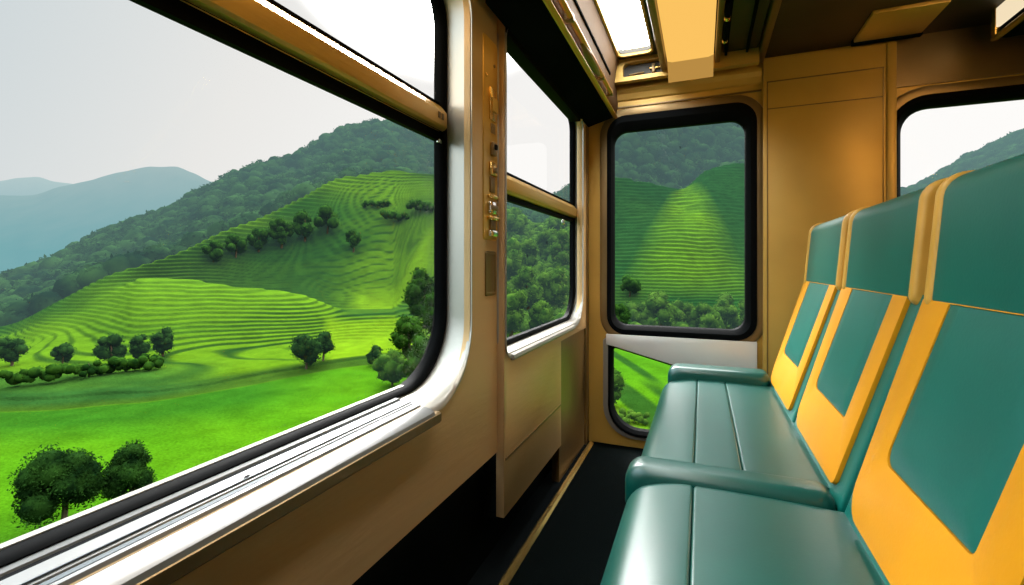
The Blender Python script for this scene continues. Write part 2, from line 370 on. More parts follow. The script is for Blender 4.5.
# walls the camera cannot see
structure(MB().box(XR, XR+.05, YF, YB, 0, ZC).build('wall_right', M['bronze'], smooth=False))
structure(MB().box(-.66, XR+.05, YF-.05, YF, 0, ZC).build('wall_front', M['bronze'], smooth=False))

# ceiling: pale roof light near the side window, dark lining over the seats
SK = rrect(-.405, -.245, -1.0, 2.535, .03, 6)
ce = structure(MB().plate([(-.80, YF), (.30, YF), (.30, YB+.05), (-.80, YB+.05)], [list(reversed(SK))], lambda x, y, d: (x, y, ZC + d), 0, .04).build('ceiling', M['ceil'], smooth=False))
MB().box(.285, XR, YF, YB, Zs(1.06), Zs(1.10)).build('lowered_ceiling', M['ceil'], ce, smooth=False)
MB().box(.262, .292, YF, YB-.001, Zs(1.035), ZC).build('ceiling_beam', M['bronze'], ce, bevel=.006)
sk = empty('roof_light', (-.325, .8, ZC)); tag(sk, 'long white roof light glowing between the gold cove and the lamp', 'roof light')
MB().loft([[(x, y, ZC-.001) for x, y in rrect(-.423, -.227, -1.02, 2.555, .045, 6)], [(x, y, ZC-.014) for x, y in rrect(-.418, -.232, -1.015, 2.55, .04, 6)], [(x, y, ZC-.012) for x, y in rrect(-.408, -.242, -1.0, 2.538, .03, 6)], [(x, y, ZC+.03) for x, y in rrect(-.404, -.246, -1.0, 2.534, .028, 6)]]).build('frame', M['gold'], sk)
lp = rrect(-.404, -.246, -1.0, 2.534, .028, 6)
MB().add([(x, y, ZC+.022) for x, y in reversed(lp)], [tuple(range(len(lp)))]).build('diffuser', M['sky'], sk, smooth=False)

# bulkhead across the end of the roof light with its dark recess
bh = tag(MB().plate([(-.455, Zs(1.0)), (.262, Zs(1.0)), (.262, ZC), (-.455, ZC)], [list(reversed(rrect(-.40, -.19, Zs(1.022), Zs(1.098), (.01, .01, .01, .03), 6)))], lambda x, z, d: (x, 2.60+d, z), 0, .039).build('end_bulkhead', M['gold']), 'gold crosswise bulkhead above the tall end window', 'bulkhead')
rc = empty('latch_recess', (-.295, 2.62, Zs(1.06))); tag(rc, 'dark recessed latch panel in the gold bulkhead above the end window', 'latch panel')
MB().box(-.41, -.18, 2.641, 2.65, Zs(1.02), Zs(1.10)).build('recess_plate', M['ceil'], rc, smooth=False)
MB().box(-.262, -.20, 2.622, 2.641, Zs(1.055), Zs(1.068)).build('latch', M['goldtrim'], rc, bevel=.004)
MB().box(-.25, -.232, 2.62, 2.64, Zs(1.035), Zs(1.085)).build('catch', M['bronze'], rc, bevel=.003)
MB().tube([(-.37, 2.632, Zs(1.042)), (-.29, 2.632, Zs(1.046))], .005).build('rod', M['bronze'], rc)

# overhead locker along the side wall with curtain rods on its gold face
ol = empty('overhead_locker', (-.54, 1.5, Zs(.8))); tag(ol, 'long overhead locker with dark underside and curved gold face above side window', 'locker')
prof = [(-.613, .80), (-.465, .842), (-.452, .838), (-.446, .846), (-.452, .858)]
MB().loft([[(x, y, Zs(z)) for x, z in prof[:2] + [(-.465, .862), (-.613, .83)]] for y in (1.30, YB-.02)], True, (True, True)).build('underside', M['dark'], ol, smooth=False)
MB().loft([[(x, y, Zs(z)) for x, z in [(-.468, .838), (-.455, .834), (-.446, .842), (-.450, .853), (-.465, .856)]] for y in (-1.2, YB-.002)], True, (True, True)).build('front_lip', M['lip'], ol, angle=60)
cove = [(-.465, .852), (-.452, .868), (-.447, .90), (-.446, .95), (-.443, 1.0), (-.437, 1.05), (-.428, 1.09), (-.418, 1.112), (-.418, 1.118), (-.50, 1.118), (-.50, .852)]
MB().loft([[(x, y, Zs(z)) for x, z in cove] for y in (-1.2, YB-.121)], True, (True, True)).build('face', M['cove'], ol, angle=40)
MB().loft([[(x, y, Zs(z)) for x, z in [(-.47, .852), (-.452, .868), (-.447, .90), (-.446, .99), (-.47, .999)]] for y in (YB-.121, YB-.002)], True, (True, True)).build('face_end', M['cove'], ol, angle=40)
MB().box(-.4475, -.438, -1.2, 2.45, Zs(.985), Zs(.999)).build('dark_groove', M['dark'], ol, bevel=.003)
rod = MB().tube([(-.428, -.6, Zs(.872)), (-.428, 2.40, Zs(.872))], .0105, 12).build('curtain_rod', M['lip'], ol)
MB().tube([(-.442, -.6, Zs(.905)), (-.442, 2.2, Zs(.905))], .006, 8).build('thin_rod', M['bronze'], ol)
for y in (1.32, 1.60, 2.16, 2.38):
    MB().box(-.452, -.418, y, y+.028, Zs(.858), Zs(.888)).build('rod_bracket', M['bronze'], ol, bevel=.005)
MB().tube([(-.434, 1.80, Zs(.862)), (-.428, 1.88, Zs(.85)), (-.428, 2.02, Zs(.848)), (-.434, 2.12, Zs(.86))], [.007, .016, .016, .007], 10).build('handle', M['bronze'], ol)
for y in (1.52, 1.62):
    MB().box(-.45, -.415, y, y+.05, Zs(1.0), Zs(1.03)).build('clip', M['goldtrim'], ol, bevel=.006)

# warm ceiling lamp
lm = empty('ceiling_lamp', (-.05, 1.2, ZC)); tag(lm, 'long warm yellow ceiling lamp with dark side rails beside the roof light', 'lamp')
MB().box(-.205, .085, -.8, 2.60, Zs(1.075), ZC-.001).build('housing', M['dark'], lm, smooth=False)
MB().loft([[(x, y, Zs(z)) for x, z in [(-.165, 1.078), (-.163, 1.03), (-.14, 1.022), (.03, 1.022), (.053, 1.03), (.055, 1.078)]] for y in (-.8, 2.50)], True, (True, True)).build('diffuser', M['lamp'], lm, angle=50)
MB().loft([[(x, y, Zs(z)) for x in (-.163, .053) ] for y, z in [(2.506, 1.076), (2.507, 1.022), (2.53, 1.012), (2.56, .992), (2.585, .957), (2.598, .957), (2.598, 1.076)]], False).build('end_cover', M['lampc'], lm, angle=40)
for x0, x1 in ((-.20, -.17), (.06, .084)):
    MB().box(x0, x1, -.8, 2.598, Zs(1.025), Zs(1.08)).build('side_rail', M['bronze'], lm, bevel=.004)

# dark duct and handle beside the lamp
du = empty('ceiling_duct', (.17, 1.2, ZC)); tag(du, 'dark ribbed duct along the ceiling right of the warm lamp', 'duct')
MB().box(.10, .255, -.8, 2.595, Zs(1.07), ZC-.001).build('duct_body', M['ceil'], du, smooth=False)
for x in (.105, .20):
    MB().box(x, x+.012, -.8, 2.59, Zs(1.05), Zs(1.072)).build('rib', M['dark'], du, bevel=.003)
gh = empty('grab_handle', (.112, 2.2, Zs(1.05))); tag(gh, 'slim black and gold tubular handle under the ceiling duct', 'handle')
MB().tube([(.096, 2.05, Zs(1.045)), (.096, 2.10, Zs(1.015)), (.096, 2.32, Zs(1.012)), (.096, 2.37, Zs(1.045))], .010, 12).build('grip', M['dark'], gh)
for y in (2.10, 2.31):
    MB().tube([(.096, y, Zs(1.0135)), (.096, y+.022, Zs(1.0125))], .0125, 12).build('collar', M['goldtrim'], gh)

# vent panel and light box over the seats
vp = empty('vent_panel', (.79, 2.53, Zs(1.05))); tag(vp, 'tan rectangular cover panel on the dark ceiling above the seats', 'panel')
MB().box(.66, .915, 2.375, 2.66, Zs(1.043), Zs(1.0595)).build('cover', M['gold'], vp, bevel=.003)
MB().box(.655, .92, 2.645, 2.675, Zs(1.036), Zs(1.0595)).build('edge', M['dark'], vp, bevel=.003)
lb = empty('light_box', (1.2, 1.9, Zs(.95))); tag(lb, 'gold framed light box with pale glowing face hanging over the seats', 'light box')
MB().box(1.13, 1.42, 1.0, 2.55, Zs(.935), Zs(1.0595)).build('box_body', M['dark'], lb, smooth=False)
MB().box(1.118, 1.132, 1.02, 2.53, Zs(.975), Zs(1.052)).build('lit_face', M['lightbox'], lb, smooth=False)
MB().box(1.112, 1.135, .99, 2.56, Zs(.928), Zs(.944)).build('lower_trim', M['goldtrim'], lb, bevel=.004)
MB().box(1.114, 1.134, 2.53, 2.56, Zs(.944), Zs(1.0595)).build('end_trim', M['goldtrim'], lb, bevel=.003)

# switch plate on the post between the side windows
cp = empty('latch_plate', (-.64, 1.39, Zs(.3))); tag(cp, 'tall narrow brass plate of catches and switches on post between side windows', 'latch plate')
F = XL
MB().loft([[(F+.0005, a, b) for a, b in rrect(1.335, 1.445, Zs(.08), Zs(.735), .012, 4)], [(F+.004, a, b) for a, b in rrect(1.338, 1.442, Zs(.083), Zs(.732), .012, 4)]], True, (False, True)).build('backing_plate', M['cap'], cp)
def pl(nm, y0, y1, z0, z1, d, mt, b=.002, o=.0035): MB().box(F+o, F+o+d, y0, y1, Zs(z0), Zs(z1)).build(nm, M[mt], cp, bevel=b)
pl('hinge_plate', 1.375, 1.422, .47, .575, .006, 'goldtrim'); pl('hinge_plate', 1.385, 1.432, .50, .545, .010, 'gold')
pl('slot', 1.388, 1.420, .43, .462, .004, 'bronze'); pl('switch', 1.385, 1.415, .355, .40, .012, 'bronze', .004)
pl('switch', 1.392, 1.41, .375, .392, .018, 'black', .003)
pl('bracket', 1.375, 1.425, .29, .335, .010, 'goldtrim', .004); pl('switch', 1.388, 1.412, .30, .318, .018, 'bronze', .004)
pl('strap', 1.38, 1.415, .235, .288, .005, 'bronze'); pl('ledge', 1.365, 1.435, .215, .228, .014, 'goldtrim', .003)
pl('catch', 1.362, 1.43, .165, .205, .012, 'chrome', .003); pl('catch_slot', 1.37, 1.422, .176, .194, .014, 'bronze', .003)
pl('ledge', 1.36, 1.435, .145, .158, .016, 'goldtrim', .003); pl('strap', 1.38, 1.42, .11, .145, .006, 'bronze')
pl('catch', 1.355, 1.432, .092, .112, .016, 'chrome', .004)
pl('rivet', 1.35, 1.36, .60, .61, .004, 'goldtrim', .002); pl('rivet', 1.41, 1.42, .65, .66, .004, 'bronze', .002)
ip = tag(MB().loft([[(F+.0005, a, b) for a, b in rrect(1.352, 1.435, Zs(-.10), Zs(.045), .008, 4)], [(F+.004, a, b) for a, b in rrect(1.354, 1.433, Zs(-.098), Zs(.043), .008, 4)], [(F+.004, a, b) for a, b in rrect(1.362, 1.425, Zs(-.09), Zs(.035), .006, 4)], [(F+.002, a, b) for a, b in rrect(1.364, 1.423, Zs(-.088), Zs(.033), .006, 4)]], True, (False, True)).build('inspection_plate', M['bronze']), 'small bronze inspection plate on the post below the brass latch plate', 'plate')

# ------------------------------------------------------------------ the seats
SX0, SX1, ZT = -.185, .300, Zs(-.545)
bx0, bz0, bx1, bz1 = .285, Zs(-.56), .4395, Zs(-.075)
blen = math.hypot(bx1-bx0, bz1-bz0); sd = ((bx1-bx0)/blen, (bz1-bz0)/blen); nd = (-sd[1], sd[0])
def bp(y, s, h): return (bx0 + sd[0]*s + nd[0]*h, y, bz0 + sd[1]*s + nd[1]*h)

def make_seat(y0, y1, label, seams, bolster):
    w = y1 - y0
    t = empty('train_seat', (.06, (y0+y1)/2, 0)); tag(t, label, 'seat', 'green and amber seats of one row')
    MB().box(-.10, .36, y0+.03, y1-.03, 0, Zs(-.68)).build('base', M['dark'], t, bevel=.01)
    # cushion: leather panels with seams between
    cu = empty('cushion', (.06, (y0+y1)/2, ZT)); cu.parent = t; cu.matrix_parent_inverse = Matrix.Translation(-t.location)
    cl, ch = (y0 + .105 if bolster == 'near' else y0), (y1 - .10 if bolster == 'far' else y1)
    xs = [SX0] + seams + [SX1+.03]
    for i in range(len(xs)-1):
        a, b = xs[i]+.0006, xs[i+1]-.0006
        fr = .055 if i == 0 else .007
        dz = 0 if i == 0 else -.001
        def prof(q, a=a, b=b, fr=fr, dz=dz):
            l = rrect(a+q, b-q, ZT-.13+q, ZT+dz-q, (.02, .007, .007, fr), 6)
            l = l[:21] + [(l[20][0] + (l[21][0]-l[20][0])*t, l[20][1]) for t in (.2, .4, .6, .8)] + l[21:]
            return [(x, z - (.034*(max(0, -.02-x)/.165)**2 if z > ZT-.07 else 0) + .006*math.sin(math.pi*min(1, max(0, (x-SX0)/.5)))*(1 if z > ZT-.05 else 0)) for x, z in l]
        ends = .002 if bolster != 'mid' else .02
        MB().loft(soft_prism(prof, cl, ch, ends), True, (True, True)).build('cushion_panel', M['green2'], cu, angle=60)
    if bolster in ('near', 'far'):
        b0, b1 = (y0, y0+.108) if bolster == 'near' else (y1-.105, y1+.035)
        up = .022 if bolster == 'near' else .055
        x0 = SX0-.006 if bolster == 'near' else SX0+.03
        pr = lambda q: rrect(x0+q, SX1-.015-q, ZT-.10+q, ZT+up-q, (.02, .02, .03, .05), 6)
        MB().loft(soft_prism(pr, b0, b1, .032, 6), True, (True, True)).build('bolster', M['green2'], cu, angle=60)
    # backrest: green shell, amber surround, green inset
    def bprof(q):
        pts = [bp(0, -.04+q, -q), bp(0, .52-q, -q), bp(0, .52-q, -.075+q), bp(0, -.04+q, -.075+q)]
        return [(p[0], p[2]) for p in pts]
    bk = MB().loft(soft_prism(bprof, y0+.003, y1-.003, .02), True, (True, True)).build('backrest', M['green'], t, angle=50)
    g = rrect(y0+.07, y1-.012, .035, .51, (.02, .06, .0001, .0001), 6)
    g = [(a + (.05 if b < .3 and a > y1-.2 else 0)*(-1)*max(0, (.3-b)/.3)*.9, b) for a, b in g]
    ins = rrect(y0+.155, y1-.125, .180, .508, (.012, .03, .001, .001), 5)
    fn = lambda y, s, h: bp(y, s, h)
    am = MB().plate(g, [list(reversed(ins))], fn, -.002, .010).build('amber_panel', M['yellow'], bk, bevel=.004, seg=2)
    tag(am, 'amber leather surround')
    def insl(q, h): return [bp(a, b, h) for a, b in rrect(y0+.157+q, y1-.127-q, .182+q, .506, (.012, .03, .001, .001), 5)]
    MB().loft([insl(0, 0), insl(0, .007), insl(.006, .010), insl(.05, .012)], True, (False, True)).build('inset_panel', M['green'], bk, angle=50)
    # headrest with amber side bands
    hz0, hz1 = Zs(-.088), Zs(.183)
    def hprof(q, e=0.):
        l = rrect(0+q-e, .105-q+e, hz0+q-e*.4, hz1-q+e, (.022, .02, .05, .045), 7)
        return [(.428 + x + .09*(z-hz0), z) for x, z in l]
    hd = MB().loft(soft_prism(lambda q: hprof(q), y0+.056, y1-.052, .004), True, (True, True)).build('headrest', M['green'], t, angle=60)
    for a, b in ((y0+.026, y0+.058), (y1-.054, y1-.022)):
        tag(MB().loft(soft_prism(lambda q: hprof(q, .005), a, b, .011), True, (True, True)).build('side_band', M['yband'], hd, angle=60), 'amber edge band')
    return t

make_seat(.645, 1.25, 'nearest green leather seat, with the largest amber framed backrest', [-.02], 'mid')
make_seat(1.25, 1.865, 'middle green seat of the row of three, between nearest and farthest seats', [-.02, .10], 'near')
make_seat(1.865, 2.485, 'farthest green seat of the row, against the end wall by the tall window', [-.02, .10], 'far')

# bearings, distances and heights of the valley rows, nearest first
SURVEY = [
    (-90.82, [(13.8, -5.0), (49.8, -11.0), (100.6, -11.0), (111.7, -10.4), (143.8, -10.8), (182.5, -11.2), (205.8, -12.3), (248.9, -14.3), (293.2, -17.8), (343.0, -16.8), (392.7, -17.7), (442.5, -21.1), (636.1, -18.0)]),
    (-76.64, [(8.6, -5.0), (31.1, -11.0), (65.0, -11.0), (71.9, -10.4), (93.3, -10.5), (120.9, -11.0), (133.0, -11.2), (155.5, -11.4), (183.1, -14.9), (214.2, -13.9), (245.3, -12.9), (276.4, -14.3), (397.3, -14.6)]),
    (-69.46, [(7.4, -5.0), (26.6, -11.0), (56.7, -11.0), (62.7, -10.4), (81.3, -10.3), (103.5, -10.6), (114.9, -10.6), (136.0, -10.7), (159.7, -14.2), (186.3, -13.2), (215.2, -9.9), (244.0, -9.2), (347.5, -12.1)]),
    (-65.89, [(6.9, -5.0), (25.0, -11.0), (54.0, -11.0), (59.5, -10.4), (76.3, -10.1), (119.3, -7.9), (126.1, -7.3), (138.7, -6.2), (160.9, -9.7), (185.9, -8.7), (221.3, -3.8), (256.7, -1.3), (353.8, -8.2)]),
    (-62.55, [(6.6, -5.0), (23.7, -11.0), (53.0, -11.0), (58.3, -10.4), (72.4, -9.9), (126.3, -3.7), (130.9, -2.5), (139.5, -0.3), (160.5, -3.8), (184.2, -1.8), (223.7, 4.6), (263.2, 9.5), (355.3, -2.7)]),
    (-59.62, [(6.3, -5.0), (22.7, -11.0), (52.0, -11.0), (57.0, -10.4), (73.2, -9.7), (131.3, -0.7), (138.8, -1.4), (141.4, 2.7), (161.6, -0.8), (184.3, 1.2), (225.9, 9.8), (267.6, 16.8), (355.9, 0.9)]),
    (-52.07, [(5.8, -5.0), (20.8, -11.0), (53.4, -11.0), (58.0, -10.4), (76.3, -9.5), (116.7, -2.4), (131.7, -5.0), (150.2, 13.5), (168.7, 10.0), (189.5, 12.0), (240.3, 29.5), (291.2, 45.5), (372.0, 15.3)]),
    (-46.29, [(5.5, -5.0), (19.7, -11.0), (56.2, -11.0), (60.6, -10.4), (76.8, -9.4), (107.5, -3.3), (122.9, -5.5), (159.1, 23.6), (176.6, 20.1), (196.4, 22.1), (251.8, 42.4), (307.2, 61.2), (384.0, 23.1)]),
    (-41.57, [(5.3, -5.0), (19.1, -11.0), (58.7, -11.0), (62.9, -10.4), (79.6, -10.1), (98.7, -6.3), (113.6, -7.3), (167.7, 32.3), (184.7, 28.8), (203.8, 30.8), (260.0, 56.6), (316.3, 80.9), (390.5, 33.0)]),
    (-36.56, [(5.2, -5.0), (18.6, -11.0), (60.1, -11.0), (64.2, -10.4), (80.6, -9.8), (99.2, -6.7), (111.6, -7.0), (173.6, 36.4), (190.1, 32.9), (208.7, 34.9), (265.5, 62.5), (322.3, 88.7), (394.7, 36.8)]),
    (-31.08, [(5.1, -5.0), (18.2, -11.0), (65.6, -11.0), (69.7, -10.4), (81.0, -9.2), (101.3, -6.4), (126.1, 8.0), (172.2, 34.7), (188.4, 31.2), (206.6, 33.2), (265.3, 56.3), (324.0, 78.0), (394.9, 31.5)]),
    (-22.86, [(5.0, -5.0), (18.0, -11.0), (66.4, -11.0), (70.4, -10.4), (85.0, -8.9), (115.0, -2.6), (134.3, 5.0), (170.0, 19.1), (186.0, 15.6), (204.0, 17.6), (267.0, 34.6), (330.0, 50.2), (400.0, 17.6)]),
    (-18.6, [(5.0, -5.0), (18.0, -11.0), (68.1, -11.0), (72.1, -10.4), (88.2, -9.3), (112.2, -3.0), (130.8, 3.3), (165.3, 15.1), (181.3, 11.6), (199.4, 13.6), (265.0, 28.1), (330.6, 41.1), (400.7, 13.0)]),
    (-14.62, [(5.0, -5.0), (18.2, -11.0), (68.5, -11.0), (72.6, -10.4), (90.8, -9.3), (110.9, -2.5), (128.6, 4.7), (161.3, 18.1), (177.5, 14.6), (195.6, 16.6), (254.1, 33.6), (312.6, 49.2), (383.2, 17.1)]),
    (-10.0, [(5.1, -5.0), (18.4, -11.0), (72.1, -11.0), (76.2, -10.4), (97.1, -9.7), (122.7, 3.6), (137.0, 12.8), (163.6, 30.0), (179.9, 26.5), (198.3, 28.5), (237.2, 59.4), (276.0, 88.9), (347.6, 37.0)]),
    (-5.65, [(5.2, -5.0), (18.8, -11.0), (76.3, -11.0), (80.5, -10.4), (99.0, -9.1), (123.0, 5.5), (140.1, 13.8), (172.0, 29.1), (188.6, 25.6), (207.4, 27.6), (241.8, 64.4), (276.2, 99.7), (349.1, 42.4)]),
    (-2.34, [(5.3, -5.0), (19.1, -11.0), (79.9, -11.0), (84.1, -10.4), (100.9, -8.5), (122.1, 6.4), (142.6, 13.6), (180.5, 27.1), (197.5, 23.6), (216.6, 25.6), (249.0, 64.8), (281.4, 102.5), (355.8, 43.8)]),
    (0.83, [(5.4, -5.0), (19.5, -11.0), (83.8, -11.0), (88.2, -10.4), (103.1, -8.5), (128.0, 5.5), (151.6, 16.7), (195.3, 37.4), (212.7, 33.9), (232.2, 35.9), (259.9, 71.4), (287.6, 105.3), (363.5, 45.2)]),
    (4.36, [(5.6, -5.0), (20.1, -11.0), (89.9, -11.0), (94.4, -10.4), (106.0, -8.5), (136.2, 2.8), (160.8, 16.7), (206.5, 42.4), (224.3, 38.9), (244.4, 40.9), (272.9, 75.4), (301.4, 108.5), (379.5, 46.7)]),
    (11.23, [(6.0, -5.0), (21.5, -11.0), (96.3, -11.0), (101.1, -10.4), (113.6, -8.5), (145.9, 2.8), (172.2, 16.0), (221.2, 40.4), (240.3, 36.9), (261.8, 38.9), (310.3, 60.6), (358.7, 80.8), (442.4, 32.9)]),
    (17.53, [(6.5, -5.0), (23.3, -11.0), (104.5, -11.0), (109.7, -10.4), (123.2, -8.5), (162.1, 0.2), (191.6, 7.6), (246.4, 21.2), (267.1, 17.7), (290.5, 19.7), (372.2, 37.6), (453.9, 53.9), (544.6, 19.5)]),
    (21.62, [(6.9, -5.0), (24.9, -11.0), (111.3, -11.0), (116.8, -10.4), (131.2, -8.5), (172.7, 0.2), (204.1, 9.0), (262.5, 25.3), (284.6, 21.8), (309.5, 23.8), (393.0, 48.8), (476.6, 72.2), (573.3, 28.6)]),
    (25.44, [(7.4, -5.0), (26.6, -11.0), (119.1, -11.0), (125.1, -10.4), (140.5, -8.5), (184.8, 1.0), (218.5, 10.2), (281.0, 27.3), (304.6, 23.8), (331.2, 25.8), (417.0, 60.1), (502.8, 92.9), (606.3, 39.0)]),
    (31.61, [(8.4, -5.0), (30.3, -11.0), (135.8, -11.0), (142.6, -10.4), (160.2, -8.5), (210.8, 1.0), (249.1, 10.2), (320.3, 27.3), (347.3, 23.8), (377.7, 25.8), (475.5, 70.2), (573.2, 113.2), (691.3, 49.1)]),
    (46.4, [(13.6, -5.0), (48.9, -11.0), (219.0, -11.0), (229.9, -10.4), (258.2, -8.5), (339.8, 1.0), (401.6, 10.2), (516.5, 27.3), (560.0, 23.8), (608.9, 25.8), (766.6, 70.2), (924.2, 113.2), (1114.5, 49.1)]),
]
RIDGE_NEAR = [ (-90.82, 3042, 153), (-80.35, 2095, 177), (-72.60, 1733, 141), (-69.46, 1627, 160), (-67.73, 1576, 165), (-65.89, 1526, 184), (-63.25, 1463, 207), (-61.11, 1418, 223), (-59.46, 1386, 230), (-57.65, 1354, 230), (-56.26, 1331, 216), (-54.91, 1310, 195), (-52.52, 1277, 172), (-46.29, 1207, 141), (-35.41, 1131, 83), (-11.41, 1119, 60) ]
RIDGE_FAR = [ (-90.82, 5255, 304), (-78.58, 3449, 320), (-72.60, 2993, 328), (-69.46, 2810, 341), (-68.44, 2756, 353), (-67.25, 2698, 357), (-66.40, 2659, 341), (-64.93, 2594, 328), (-63.25, 2527, 304), (-57.25, 2326, 284), (-54.91, 2263, 316), (-53.69, 2233, 349), (-52.07, 2195, 369), (-50.02, 2152, 353), (-46.29, 2084, 304), (-33.09, 1936, 203), (-11.41, 1933, 163) ]
